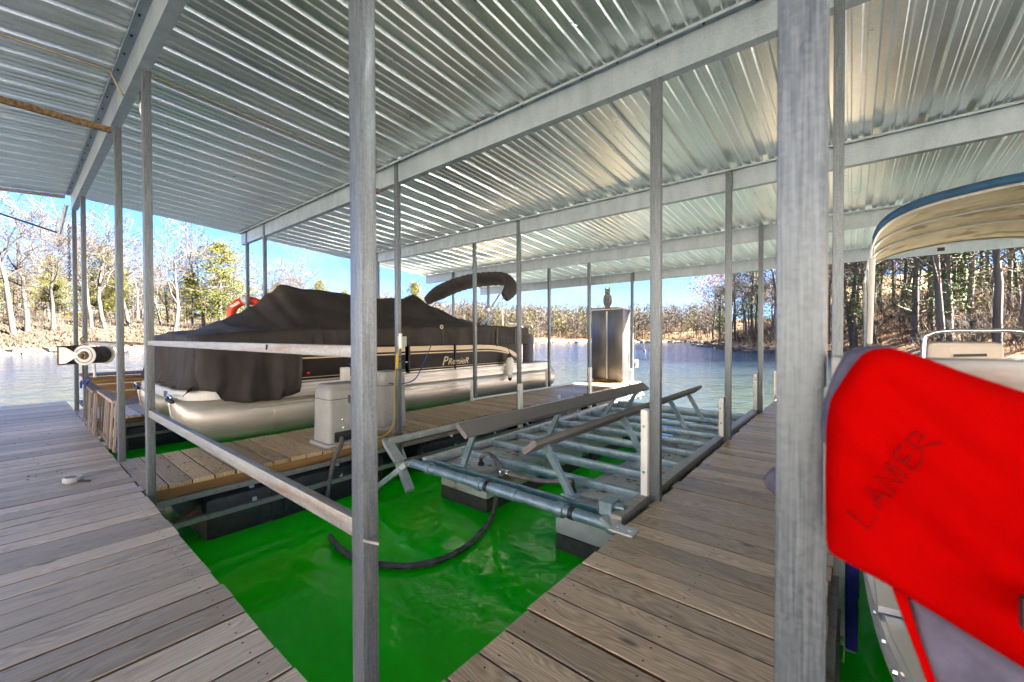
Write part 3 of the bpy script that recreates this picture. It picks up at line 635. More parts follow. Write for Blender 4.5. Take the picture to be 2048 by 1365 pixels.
def finger(name, x0, x1, y0, y1, pm, label, floats, out=0.0):
    W = x1 - x0; t = thing(name, ((x0 + x1) / 2, (y0 + y1) / 2, 0), label, 'dock')
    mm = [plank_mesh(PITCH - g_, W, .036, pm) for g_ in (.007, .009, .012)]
    y = y0 + PITCH / 2
    while y < y1:
        o = link_part('plank', rnd.choice(mm), t, ((x0 + x1) / 2 + rnd.gauss(0, .006), y, rnd.gauss(0, .001)), math.pi / 2 + rnd.gauss(0, .001)); y += PITCH
    for xx in (x0 + .035, x1 - .035, (x0 + x1) / 2): part('stringer', MB().box(xx - .019, xx + .019, y0 + .012, y1, -.115, -.038), 'stringer', t)
    for xx, xo in ((x0, 0.0), (x1, out)):
        part('truss_rail', MB().box(xx - .025, xx + .025, y0 + .01, y1, -.16, -.118).box(xx - .004, xx + .004, y0 + .012, y1, -.172, -.161), 'galv_rust', t)
        part('truss_rail', MB().box(xx + xo - .012, xx + xo + .035, y0 + .01, y1, -.335, -.295), 'galv_rust', t)
        yy = y0 + .75
        while yy < y1:
            part('truss_strut', MB().bar((xx, yy, -.173), (xx + xo * 1.05, yy, -.294), .036, .036, up=(0, 1, 0)), 'galv', t); yy += .82
    for f0, f1 in floats:
        fl = MB().box(x0 + .05, x1 + out, f0, f1, -.85, -.185, .06)
        for k in (.33, .66): fl.box(x1 + out - .04, x1 + out + .012, f0 + (f1 - f0) * k - .06, f0 + (f1 - f0) * k + .06, -.80, -.24, .02)
        part('float', fl, 'black_float', t, True)
    return t
FL = finger('finger_dock', -5.47, -4.28, .642, 10.45, 'plank_mid', 'brown plank finger dock between the covered boat and the empty lift', [(1.02, 2.75), (3.3, 5.0), (5.6, 7.3), (7.9, 9.6)], out=.085)
FR = finger('finger_dock', -1.09, -.07, .642, 10.35, 'plank_finger', 'weathered finger dock running away from the camera on the right', [(1.2, 2.2), (7.9, 9.6)])
F3 = finger('finger_dock', -9.9, -8.5, .642, 10.45, 'plank_walk', 'far finger dock behind the covered boat, by the hose reel', [(1.1, 2.9), (3.6, 5.4), (6.1, 7.9)])
part('brace', MB().bar((-4.1, .62, -.36), (-4.5, 1.35, -.20), .05, .05), 'rust', FL)
part('brace', MB().bar((-4.02, .6, -.36), (-4.27, .9, -.33), .04, .03), 'galv_rust', FL)
part('edge_fascia', MB().box(-5.47, -4.26, 10.452, 10.475, -.45, .0), 'white', FL)
part('mount_plate', MB().box(-4.14, -4.125, 2.32, 2.50, -.50, -.03), 'galv', FL); part('mount_plate', MB().box(-4.14, -4.12, 6.3, 6.4, -.42, .12), 'galv', FL)
# low timber bench box on the far finger
bx = thing('bench_box', (-10.6, 1.6, 0), 'low brown timber box with a pale top beyond the hose reel', 'bench')
for k in range(3): part('board', MB().box(-10.9, -10.86, .85, 2.6, .02 + k * .15, .16 + k * .15), 'stringer', bx)
part('lid', MB().box(-11.35, -10.82, .8, 2.65, .475, .51), 'old_wood', bx); part('side', MB().box(-11.3, -10.905, .87, .91, .0, .474), 'stringer', bx)
part('base_board', MB().box(-11.38, -9.91, .8, 2.7, -.06, -.005), 'old_wood', bx)
# debris lying on the boards
for nm, n_, (ax, ay, bx_, by), lab in (('leaf_debris', 46, (-9.5, -.6, -5.3, .3), 'dark scraps of leaves and droppings scattered on the left walkway'), ('leaf_debris', 26, (-5.3, .9, -4.4, 2.0), 'dark scraps scattered on the near end of the brown finger dock'),
                                    ('leaf_debris', 18, (-5.3, 4.8, -4.5, 7.5), 'few dark scraps on the far half of the brown finger dock')):
    m = MB(); r = random.Random(n_)
    for k in range(n_):
        c = Vector((r.uniform(ax, bx_), r.uniform(ay, by), .004)); m2 = MB().lathe([(r.uniform(.004, .015), 0), (.003, r.uniform(.002, .006))], 6)
        m.add([(c.x + v[0] * r.uniform(.7, 1.5), c.y + v[1], c.z + v[2]) for v in m2.v], m2.f)
    tag(part(nm, m, 'debris'), lab, 'debris', kind='stuff')

# ------------------------------------------------------------------ roof
def roof_z(y): return 3.452 - .07 * abs(y - .58)
roof = thing('dock_roof', (-1, 4, 3.2), 'ribbed galvanized sheet roof over the whole dock with steel beams', 'roof')
def panel_mesh(y0, y1):
    p = []
    for k in range(3):
        o = k * .3048
        p += [(o, 0), (o + .014, .038), (o + .062, .038), (o + .076, 0)]
        for c in (.145, .232): p += [(o + c - .02, 0), (o + c - .010, .011), (o + c + .010, .011), (o + c + .02, 0)]
    p.append((.9144, 0)); m = MB(); k = len(p)
    for dz in (0, .0016):
        for y in (y0, y1): m.v += [(a, y, roof_z(y) + b + dz) for a, b in p]
    for i in range(k - 1): m.f += [(i, i + 1, k + i + 1, k + i), (2 * k + i, 3 * k + i, 3 * k + i + 1, 2 * k + i + 1)]
    m.f += [(0, k, 3 * k, 2 * k), (k - 1, 3 * k - 1, 4 * k - 1, 2 * k - 1)]
    me = bpy.data.meshes.new('roof_panel'); me.from_pydata([(a, b - 4, c - 3.2) for a, b, c in m.v], [], m.f); me.materials.append(MT['roof']); return me
for y0, y1 in ((.58, 10.95), (-2.6, .58)):
    me = panel_mesh(y0, y1)
    for k in range(21): o = bpy.data.objects.new('roof_panel', me); o.parent = roof; o.location = (-9.62 + 1 + k * .9144, 0, 0); col.objects.link(o)
BEAMS = [.62, 2.96, 5.30, 7.62, 9.88]
for i, yb in enumerate(BEAMS + [-2.3]):
    zt = roof_z(yb) - .004; b = MB(); zb = zt - .235
    b.box(-9.5, 9.4, yb - .003, yb + .003, zb, zt - .008)
    b.box(-9.5, 9.4, yb - .062, yb - .0031, zt - .016, zt - .009).box(-9.5, 9.4, yb - .064, yb - .060, zt - .032, zt - .0165)
    b.box(-9.5, 9.4, yb + .0031, yb + .07, zb, zb + .004).box(-9.5, 9.4, yb + .066, yb + .07, zb + .0041, zb + .022)
    be = part('roof_beam', b, 'galv_beam', roof)
    sc = MB(); xx = -9.3
    while xx < 6:
        sc.lathe([(.006, -.012), (.006, -.004), (.010, -.003), (.010, 0)], 6, (xx, yb - .035, zt - .017)); xx += .3048
    part('screws', sc, 'dark', be)
part('roof_end_channel', MB().bar((-9.645, .56, 3.425), (-9.645, -2.6, 3.20), .03, .05), 'galv_rust', roof)
part('roof_ridge_cap', MB().add([(-9.7, .3, 3.51), (9.5, .3, 3.51), (9.5, .58, 3.53), (-9.7, .58, 3.53), (9.5, .86, 3.51), (-9.7, .86, 3.51)], [(0, 1, 2, 3), (3, 2, 4, 5)]), 'roof', roof)

# ------------------------------------------------------------------ posts and rails
def post(x, y, label, w=.066, d=.052, z0=-.30, guard=None, yb=None):
    zt = roof_z(min(BEAMS, key=lambda b: abs(b - y))) - .03
    t = thing('roof_post', (x, y, 0), label, 'post', 'galvanized posts carrying the roof')
    part('tube', MB().box(x - w / 2, x + w / 2, y - d / 2, y + d / 2, z0, zt, .007), 'galv_post', t, True)
    part('base_plate', MB().box(x - w / 2 - .04, x + w / 2 + .04, y - d / 2 - .035, y + d / 2 + .035, z0 - .012, z0 - .001), 'galv', t)
    if guard:
        gx, gz0, gz1 = guard
        g_ = part('bumper_board', MB().box(x + gx - .026, x + gx + .026, y - d / 2 - .036, y + d / 2 - .004, gz0, gz1, .008), 'pvc', t, True)
        bl = MB()
        for zz in (gz0 + .12, (gz0 + gz1) / 2, gz1 - .12): bl.lathe([(.011, 0), (.011, .004), (.006, .006)], 8, (x + gx, y - d / 2 - .042, zz), 'y')
        part('bolt', bl, 'chrome', g_)
    return t
post(-1.135, .675, 'nearest full-height post in the left half, end of the two rails', z0=-.35)
post(-.052, .68, 'blurred very close post with a red life jacket hanging beside it', w=.054, d=.06, z0=-.35)
post(-4.145, .668, 'weathered post at the left end of both rails', w=.07, z0=-.02 - .1)
post(-5.47, .668, 'post beside the slatted gate, just left of the rail end', w=.07, z0=-.01)
post(-8.5, .668, 'post that carries the hose reel', w=.07, z0=-.01)
post(-9.82, .668, 'leftmost roof post, at the end of the walkway roof', w=.07, z0=-.01)
post(-4.225, 2.965, 'post with the outlet box and yellow cord', z0=-.40)
post(-4.225, 5.31, 'post with a white board on its foot, standing between boat bow lettering and lift', guard=(.04, -.42, .42), z0=-.40)
post(-4.225, 7.66, 'post with a white board just left of the steel cabinet', guard=(.03, -.36, .55), z0=-.40)
post(-4.225, 9.84, 'post just right of the steel cabinet', z0=-.35, guard=(.0, -.4, .38))
post(-5.43, 5.5, 'post on the boat side of the brown finger dock, behind the white pole', guard=(-.045, -.05, .38), z0=-.02)
post(-5.43, 7.95, 'post beside the stern of the covered boat', guard=(-.045, -.05, .45), z0=-.02)
post(-5.43, 9.86, 'post behind the steel cabinet and owl', z0=-.02)
post(-1.1, 2.985, 'post with a tall white board at the near right corner of the boat lift', w=.076, guard=(-.065, -.25, .66), z0=-.03)
post(-1.1, 5.27, 'second post from the lift corner along the right finger dock', guard=(-.06, -.1, .48), z0=-.03)
post(-1.1, 7.46, 'third post from the lift corner along the right finger dock', guard=(-.06, -.1, .6), z0=-.03)
post(-1.1, 9.6, 'farthest post of the right finger dock, mostly hidden by the close post', guard=(-.05, -.1, .5), z0=-.03)
post(-.062, 2.97, 'post peeking out right of the blurred close post', w=.05, d=.06, z0=-.3)
post(-8.32, 2.97, 'post rising behind the peak of the boat cover', z0=-.02)
post(-9.2, 2.97, 'post with the orange life ring', z0=-.02)
post(-8.32, 5.31, 'post seen behind the middle of the boat cover', z0=-.02)
post(-8.32, 7.6, 'post behind the left end of the folded sunshade', z0=-.02)
post(-8.32, 9.0, 'post seen through the folded sunshade arch', z0=-.02)
def rail(x0, x1, z0, z1, label, m='galv_rust', end=False):
    t = thing('guard_rail', ((x0 + x1) / 2, .645, z0), label, 'rail', 'guard rails along the walkway')
    part('bar', MB().box(x0, x1, .652, .684, z0, z1, .004), m, t, True)
    if end: part('end_plate', MB().prism([(x1 + .06, .650), (x1 + .115, .668), (x1 + .06, .686)], z0 + .004, z0 + .012), 'galv_rust', t)
    return t
ra = rail(-4.11, -1.165, 1.136, 1.173, 'upper steel rail crossing in front of the covered boat')
lettering('stamp', '7', 'dark', ra, (-1.82, .6505, 1.148), (1, 0, 0), (0, 0, 1), .03)
rail(-4.11, -1.165, .592, .648, 'lower rust-streaked rail slanting down to the nearest post', end=True)
rail(-.02, 2.4, 1.133, 1.174, 'rail behind the red life jacket')
rail(-8.46, -5.5, 1.10, 1.135, 'short rail above the hose reel', 'galv_rust')
# ------------------------------------------------------------------ fittings under the roof
cd = thing('conduit', (-4.9, 1, 3.35), 'thin brassy conduit run under the roof ribs, upper left', 'conduit')
part('pipe', MB().tube([(-4.62, -2.5, 3.24), (-4.62, .52, 3.345), (-4.62, .6, 3.18)], .011, 8), 'brass', cd, True); part('pipe', MB().tube([(-4.55, .7, 3.40), (-4.52, 2.9, 3.25)], .010, 8), 'brass', cd, True)
lt = thing('dock_lamp', (-4.43, .70, 3.2), 'small caged lamp hanging beside the upper left beam', 'lamp')
part('socket', MB().lathe([(.022, 0), (.034, .02), (.034, .08), (.02, .10)], 14, (-4.52, .72, 3.13)), 'dark', lt, True)
part('globe', MB().lathe([(.01, -.12), (.026, -.105), (.035, -.07), (.035, -.02), (.026, .0)], 16, (-4.52, .72, 3.13)), 'glass', lt, True)
part('sticker', MB().box(-4.492, -4.484, .705, .735, 3.04, 3.10), 'yellow', lt)
solo('rusty_bar', MB().bar((-5.43, .62, 3.16), (-5.33, -2.4, 3.13), .035, .05), 'rust', (-5.43, .6, 3.1), 'rust-brown steel bar running under the roof at top left', 'bar')
st = thing('awning_stay', (-9.75, .4, 2.9), 'thin blue-grey stay rod and hanging strut at the roof corner, far left', 'stay')
part('strut', MB().bar((-9.74, .58, 3.32), (-9.78, .50, 2.85), .05, .03), 'galv', st); part('rod', MB().tube([(-9.78, .5, 2.86), (-9.6, -1.6, 3.46)], .014, 6), 'navy', st)
ch = MB()
for k in range(26): ch.torus((-9.70 + .01 * math.sin(k), .60, 3.0 - k * .035), .016, .006, 10, 5, 'x' if k % 2 else 'y')
solo('chain', ch, 'dark', (-9.7, .6, 2.1), 'dark chain hanging beside the leftmost post', 'chain')
bl_ = thing('beam_lamp', (-4.75, 2.9, 2.95), 'small brown and white fitting under the second beam, behind the nearest post', 'fitting')
part('bracket', MB().box(-4.62, -4.56, 2.86, 2.94, 2.985, 3.04), 'rust', bl_); part('shade', MB().lathe([(.07, 0), (.05, .03), (.02, .05)], 14, (-4.68, 2.9, 2.93)), 'white', bl_, True)
# ------------------------------------------------------------------ the boat lift
lift = thing('boat_lift', (-2.3, 4.9, -.1), 'empty blue-grey steel boat lift with two carpeted bunks on white float tanks', 'boat lift')
LX0, LX1 = -3.36, -1.245
for xx in (LX0, LX1): part('side_rail', MB().box(xx - .03, xx + .03, 2.66, 7.15, -.125, -.04, .004), 'galv', lift, True)
part('guide_tube', MB().box(-1.215, -1.135, 2.48, 7.65, -.04, .035, .006), 'galv_rust', lift, True)
for k, yy in enumerate([3.18 + .493 * j for j in range(8)]):
    b = part('cross_beam', MB().box(LX0 + .031, LX1 - .031, yy - .028, yy + .028, -.125, -.045, .004), 'lift_steel', lift, True)
    if k < 3: part('clip', MB().box(-2.42, -2.36, yy - .031, yy + .031, -.128, -.042), 'lift_steel', b)
part('end_beam', MB().box(LX0 + .031, LX1 - .031, 7.10, 7.15, -.125, .0, .004), 'lift_steel', lift, True)
part('front_channel', MB().box(LX0 + .05, LX1 - .05, 2.70, 2.735, -.115, -.06), 'lift_steel', lift)
pp = part('front_pipe', MB().tube([(-3.45, 2.58, -.09), (-1.20, 2.58, -.09)], .043, 16), 'lift_steel', lift, True)
for xx in (-3.18, -2.50, -1.66, -1.24):
    part('pipe_collar', MB().lathe([(.052, -.035), (.056, -.03), (.056, .03), (.052, .035)], 18, (xx, 2.58, -.09), 'x'), 'lift_steel', pp, True)
    part('pipe_collar', MB().lathe([(.047, -.02), (.047, .02)], 16, (xx + .10, 2.58, -.09), 'x'), 'dark' if xx > -3 else 'lift_steel', pp, True)
    part('hanger', MB().box(xx - .012, xx + .012, 2.60, 2.70, -.105, -.075), 'lift_steel', pp)
part('joint_sleeve', MB().lathe([(.048, -.12), (.050, .12)], 16, (-2.2, 2.58, -.09), 'x'), 'lift_steel', pp, True)
# bunks with their raking legs
def bunk(xt, xb, tilt, y0, y1):
    w, h = .074, .024; c, s = math.cos(tilt), math.sin(tilt)
    prof = [(-w, -h), (w, -h), (w + .012, 0), (w, h), (-w, h), (-w - .012, 0)]
    m = MB().prism([(xt + a * c - b * s, .36 + a * s + b * c) for a, b in prof], y0, y1, 'y')
    bk = part('bunk', m, 'carpet', lift)
    for yy in (2.74, 4.17, 5.65, 6.45):
        lg = part('bunk_leg', MB().bar((xb, yy + .03, -.06), (xt, yy - .05, .33), .055, .035, up=(0, 1, 0)), 'lift_steel', lift)
        part('foot_plate', MB().box(xb - .07, xb + .07, yy - .02, yy + .06, -.044, -.036), 'lift_steel', lg)
bunk(-2.66, -2.90, math.radians(-38), 2.52, 6.72)
bunk(-1.87, -1.68, math.radians(38), 2.47, 6.86)
# float tanks with moulded lids
def tank(x0, x1, y0, y1, first):
    t = part('float_tank', MB().box(x0, x1, y0, y1, -.405, -.135, .03), 'tank', lift, True)
    part('wet_band', MB().box(x0 + .002, x1 - .002, y0 + .002, y1 - .002, -.80, -.4055, .02), 'scum', t, True)
    part('lid_panel', MB().box(x0 + .12, x1 - .1, y0 + (.16 if first else .1), y1 - .12, -.15, -.108, .02), 'tank', t, True)
    db = MB(); r = random.Random(int(abs(x0 * 100) + y0 * 10))
    for k in range(34):
        c = (r.uniform(x0 + .1, x1 - .08), r.gauss((y0 + y1) / 2 + .1, .16)); s = r.uniform(.01, .035); a = r.uniform(0, 6.28)
        c = (c[0], min(max(c[1], y0 + .2), y1 - .15)); db.add([(c[0] + s * math.cos(a + q), c[1] + s * .6 * math.sin(a + q), -.104 + .008 * r.random()) for q in (0, 1.9, 4.1)], [(0, 1, 2)])
    part('leaf_debris', db, 'debris', t)['kind'] = 'stuff'
    return t
tl = [tank(-3.42, -2.74, 2.93 + k * 1.06, 2.93 + k * 1.06 + 1.0, k == 0) for k in range(4)]
tr = [tank(-1.86, -1.20, 2.80 + k * 1.06, 2.80 + k * 1.06 + 1.0, k == 0) for k in range(4)]
T = Vector((-2.46, 2.88, -.06))
def fitting(c, par):
    part('elbow', MB().lathe([(.035, 0), (.030, .03), (.018, .035), (.018, .09)], 12, (c[0], c[1], -.108)), 'dark', par, True)
fitting((-2.90, 3.02), tl[0]); fitting((-1.80, 2.98), tr[0])
part('branch_hose', MB().tube(spline([(-2.90, 3.02, -.03), (-2.80, 3.03, .02), (-2.62, 2.97, -.02), T]), .021, 10), 'hose', lift, True)
part('branch_hose', MB().tube(spline([T, (-2.3, 2.9, -.07), (-2.05, 2.96, -.07), (-1.86, 2.98, -.03), (-1.80, 2.98, -.02)]), .021, 10), 'hose', lift, True)
part('tee', MB().lathe([(.028, -.05), (.028, .05)], 12, tuple(T), 'x'), 'chrome', lift, True)
# swing arms at the two front corners
ar = part('swing_arm', MB().bar((-3.62, 2.55, -.10), (-3.95, 2.62, .04), .10, .05).bar((-3.5, 2.56, -.10), (-4.02, 2.40, -.52), .09, .05).bar((-3.62, 2.55, -.12), (-3.35, 2.48, -.32), .08, .05), 'galv', lift)
part('pivot_bolt', MB().lathe([(.03, -.05), (.03, .05)], 10, (-3.96, 2.62, .045), 'x'), 'lift_steel', ar, True)
part('arm_tube', MB().box(-3.96, -3.90, 2.62, 6.6, .01, .075, .005), 'galv', lift, True)
part('cable_bracket', MB().box(-1.33, -1.24, 2.55, 2.68, -.02, .07).tube([(-1.35, 2.62, .03), (-1.17, 2.62, .03)], .03, 10), 'lift_steel', lift, True)
part('hinge_plate', MB().bar((-1.28, 2.53, -.02), (-1.16, 2.50, -.06), .10, .03), 'galv', lift)
solo('corner_plate', MB().box(-1.15, -.995, 2.32, 2.43, .002, .014, .003).lathe([(.014, .014), (.014, .024)], 6, (-1.11, 2.375, 0)).lathe([(.014, .014), (.014, .024)], 6, (-1.03, 2.375, 0)), 'galv', (-1.07, 2.38, 0), 'small bolted steel plate on the board edge at the lift corner', 'plate')

# ------------------------------------------------------------------ blower housings on the finger dock
def housing(x0, x1, y0, y1, h, label, opening):
    t = thing('lift_blower_box', ((x0 + x1) / 2, (y0 + y1) / 2, 0), label, 'control box', 'grey lift blower boxes')
    cx, cy, ax, ay = (x0 + x1) / 2, (y0 + y1) / 2, (x1 - x0) / 2, (y1 - y0) / 2
    def ring(k, z, r=.05):
        out = []
        for sx, sy, a0 in ((1, 1, 0), (-1, 1, 90), (-1, -1, 180), (1, -1, 270)):
            for j in range(4):
                a = math.radians(a0 + j * 30); out.append((cx + sx * (ax * k - r) + r * math.cos(a), cy + sy * (ay * k - r) + r * math.sin(a), z))
        return out
    def stack(levels):
        m = MB(); n = 16
        for k, z in levels: m.v += ring(k, z)
        for i in range(len(levels) - 1):
            for j in range(n): m.f.append((i * n + j, i * n + (j + 1) % n, (i + 1) * n + (j + 1) % n, (i + 1) * n + j))
        m.f += [tuple(reversed(range(n))), tuple((len(levels) - 1) * n + j for j in range(n))]; return m
    hl = h * .76
    part('base_flange', stack([(1.16, .001), (1.16, .03), (1.13, .038)]), 'housing', t, True)
    part('body', stack([(1.0, .0385), (.985, .3 * h), (.955, hl - .004)]), 'housing', t, True)
    part('seam', stack([(.948, hl - .0038), (.948, hl + .0038)]), 'dark', t)
    part('lid', stack([(.965, hl + .004), (.95, hl + .10), (.93, h - .055), (.80, h - .005), (.74, h)]), 'housing', t, True)
    part('latch', MB().box(x1 - .022, x1 + .008, cy - .012, cy + .012, hl - .05, hl + .035).lathe([(.01, -.01), (.01, .02)], 8, (x1 - .005, cy, hl - .055), 'x'), 'chrome', t, True)
    bt = MB()
    for yy, zz in ((cy - .06, .28 * h), (cy - .055, .14 * h), (cy + .06, .18 * h), (cy - .07, .42 * h)): bt.lathe([(.014, -.01), (.014, .012), (.006, .016)], 10, (x1 - .012, yy, zz), 'x')
    part('bolt', bt, 'chrome', t)
    if opening: part('hose_port', MB().box(x1 - .03, x1 + .012, y0 + .06, y0 + .30, .04, .155, .02), 'dark', t, True)
    return t
housing(-4.72, -4.34, 2.16, 2.62, .67, 'grey moulded blower box half hidden by the nearest post, hose coming out', True)
housing(-4.98, -4.62, 3.0, 3.38, .74, 'taller grey blower box with a latch just left of the outlet post', False)
hp = [(-4.33, 2.30, .09), (-4.27, 2.26, .02), onx(668, 920, -4.2), onx(655, 990, -4.15), onx(653, 1045, -4.05)]
for px_, py_ in ((668, 1085), (702, 1112), (760, 1129), (830, 1131), (900, 1112), (950, 1078), (985, 1030)):
    f_ = (px_ - 653) / (1018 - 653); X_ = -4.05 + f_ * (T.x + 4.05); q = onx(px_, py_, X_)
    if q.z < WZ + .03: q = onz(px_, py_, WZ + .03)
    hp.append(q)
hp.append(T + Vector((-.02, -.06, -.05))); hp.append(T)
sp = spline(hp, 10)
solo('air_hose', MB().tube(sp, [.022 + .0022 * (k % 2) for k in range(len(sp))], 10), 'hose', tuple(hp[0]), 'dark ribbed hose looping down to the water from the blower box to the lift', 'hose', smooth=True)
part('cord', MB().tube(spline([(-4.335, 2.5, .12), (-4.3, 2.62, .03), (-4.29, 2.8, .015), (-4.25, 2.88, .10), (-4.255, 2.935, .25), (-4.258, 2.935, .62), (-4.20, 2.93, .92), (-4.17, 2.93, 1.0), (-4.16, 2.935, 1.08)]), .0065, 6), 'yellow', thing('electric_cable', (-4.3, 2.5, 0), 'yellow electric cable running up the outlet post', 'cable'), True)
ob = thing('outlet_box', (-4.15, 2.95, 1.15), 'grey outlet box with a white cover frame on the outlet post', 'outlet box')
part('box', MB().box(-4.19, -4.10, 2.93, 3.0, 1.08, 1.20, .006), 'grey_box', ob, True); part('cover', MB().box(-4.135, -4.085, 2.905, 2.929, 1.055, 1.235, .01), 'white', ob, True)
part('cord_plug', MB().tube([(-4.19, 2.93, .99), (-4.20, 2.93, .82)], .018, 8), 'yellow', ob, True)
cz = MB()
for zz in (.96, .90, .80, .02): cz.torus((-4.225, 2.965, zz), .050, .005, 16, 5, 'z')
solo('cable_ties', cz, 'rubber', (-4.225, 2.965, .5), 'black cable ties strapped round the outlet post', 'straps')
solo('mooring_line', MB().tube(spline([(-5.79, 3.2, .8), (-5.6, 3.35, .55), (-4.9, 3.2, .58), (-4.24, 3.0, .62), (-4.6, 3.5, .62), (-5.2, 4.1, .75), (-5.77, 4.75, 1.05)]), .008, 6), 'rope_blue', (-5, 3.4, .6), 'thin blue mooring line from boat rail to the outlet post', 'rope', smooth=True)
solo('dock_pole', MB().tube([(-5.40, 5.40, .03), (-5.28, 8.75, .03)], .022, 10).lathe([(.028, -.03), (.028, .03)], 10, (-5.40, 5.42, .03), 'y'), 'pvc', (-5.4, 5.4, 0), 'long white pole lying along the boat-side edge of the brown finger dock', 'pole', smooth=True)

# ------------------------------------------------------------------ cabinet and owl
cb = thing('storage_cabinet', (-4.92, 10.05, 0), 'dark steel two-door cabinet at the far end of the brown finger dock', 'cabinet')
part('shell', MB().box(-5.36, -4.47, 9.86, 10.28, .06, 1.88, .006), 'cabinet', cb, True)
for a, b in ((-5.355, -4.945), (-4.885, -4.475)):
    d_ = part('door', MB().box(a, b, 9.832, 9.858, .09, 1.84, .006), 'cabinet', cb, True)
part('door_strip', MB().box(-4.935, -4.895, 9.838, 9.858, .09, 1.84), 'cabinet_edge', cb)
part('handle', MB().box(-4.975, -4.955, 9.822, 9.8315, .88, .92).lathe([(.012, -.012), (.012, 0)], 10, (-4.84, 9.831, .9), 'y'), 'chrome', cb)
part('top_board', MB().box(-5.40, -4.62, 9.80, 10.30, 1.90, 1.935), 'old_wood', cb); part('top_trim', MB().box(-5.37, -4.46, 9.84, 10.29, 1.881, 1.899), 'cabinet_edge', cb)
part('base', MB().box(-5.33, -4.5, 9.88, 10.26, .0, .059), 'stringer', cb)
ow = thing('owl_decoy', (-4.97, 10.0, 1.935), 'grey speckled owl decoy perched on the steel cabinet', 'owl')
m = MB(); n = 18
prof = [(.055, 0), (.062, .03), (.070, .08), (.092, .16), (.100, .24), (.092, .31), (.066, .355), (.066, .385), (.076, .42), (.074, .46), (.055, .49), (.02, .505)]
m.lathe(prof, n, (0, 0, 0))
mo = MB()
for i, v in enumerate(m.v): mo.v.append((-4.97 + v[0] * (1 if v[2] > .36 else 1.08), 10.0 + v[1] * .86 - (.02 if .1 < v[2] < .33 else 0), 1.936 + v[2]))
mo.f = m.f
part('body', mo, 'owl', ow, True)
for s in (-1, 1):
    part('ear_tuft', MB().tube([(-4.97 + s * .045, 9.985, 2.41), (-4.97 + s * .062, 9.98, 2.45), (-4.97 + s * .07, 9.98, 2.49)], [.024, .016, .002], 6), 'owl', ow, True)
    part('wing', MB().lathe([(.004, 0), (.03, .05), (.036, .14), (.026, .22), (.004, .27)], 10, (-4.97 + s * .088, 10.0, 2.0)), 'owl', ow, True)
    part('eye', MB().lathe([(.017, -.012), (.014, 0)], 12, (-4.97 + s * .03, 9.937, 2.375), 'y'), 'yellow', ow, True)
part('beak', MB().tube([(-4.97, 9.94, 2.355), (-4.97, 9.925, 2.33)], [.012, .002], 6), 'dark', ow, True)
part('perch_bar', MB().box(-5.03, -4.9, 9.94, 10.06, 1.9352, 1.947), 'old_wood', ow)
pw = thing('power_pedestal', (-4.2, 10.1, 0), 'small white box with a hanging cable beside the cabinet', 'power box')
part('box', MB().box(-4.20, -4.12, 9.88, 9.96, .42, .60, .008), 'white', pw, True); part('cable', MB().tube(spline([(-4.16, 9.87, .5), (-4.28, 9.9, .3), (-4.36, 9.95, .45), (-4.38, 10.0, .75)]), .009, 6), 'rubber', pw, True)
# ------------------------------------------------------------------ hose reel, gate, life ring, tape
hr = thing('hose_reel', (-8.05, .70, .955), 'white metal hose reel with a rust-stained drum between the left posts', 'hose reel')
cx, cz_ = -8.05, .955
part('flange', MB().lathe([(.127, -.006), (.135, 0), (.127, .006)], 30, (cx, .58, cz_), 'y'), 'white', hr, True)
part('flange_ring', MB().torus((cx, .572, cz_), 0.098, .004, 30, 6, 'y'), 'dark', hr, True)
dr = MB().lathe([(.09, .0), (.09, .30)], 24, (cx + .0, .60, cz_), 'y')
part('drum', dr, 'rust', hr, True)
hs = MB()
for k in range(7): hs.torus((cx, .62 + k * .04, cz_), .098, .018, 26, 8, 'y')
part('hose_coil', hs, 'hose', hr, True)
part('rear_flange', MB().lathe([(.127, -.006), (.135, 0), (.127, .006)], 30, (cx, .91, cz_), 'y'), 'white', hr, True)
part('hub', MB().lathe([(.03, -.06), (.03, 0), (.02, .01)], 14, (cx, .572, cz_), 'y').lathe([(.045, -.02), (.06, 0)], 14, (cx, .572, cz_), 'y'), 'rust', hr, True)
part('arm', MB().prism([(cx + .03, cz_ + .025), (cx - .10, cz_ + .045), (cx - .20, cz_ + .11), (cx - .27, cz_ + .11), (cx - .27, cz_ - .11), (cx - .20, cz_ - .11), (cx - .10, cz_ - .04), (cx + .03, cz_ - .025)], .545, .557, 'y'), 'white', hr)
part('back_plate', MB().box(cx - .30, cx - .272, .55, .92, cz_ - .13, cz_ + .13), 'rust', hr)
part('hook', MB().tube(spline([(cx + .02, .56, 1.12), (cx - .02, .55, 1.17), (cx + .01, .57, 1.22)]), .008, 6), 'rust', hr, True)
part('hose_tail', MB().tube([(cx + .08, .62, cz_ - .12), (cx + .09, .62, cz_ - .30)], .016, 8), 'pvc', hr, True); part('hose_tail', MB().tube([(cx - .04, .60, cz_ - .12), (cx - .05, .62, .56)], .008, 6), 'rust', hr, True)
part('wood_rest', MB().bar((cx - .1, .66, 1.135), (-6.4, .80, 1.06), .03, .035), 'old_wood', hr)
hr.rotation_euler.z = math.radians(48)
gt = thing('slatted_gate', (-7.0, .66, 0), 'folded grey wooden slat gate tied with blue rope beside the walkway edge', 'gate')
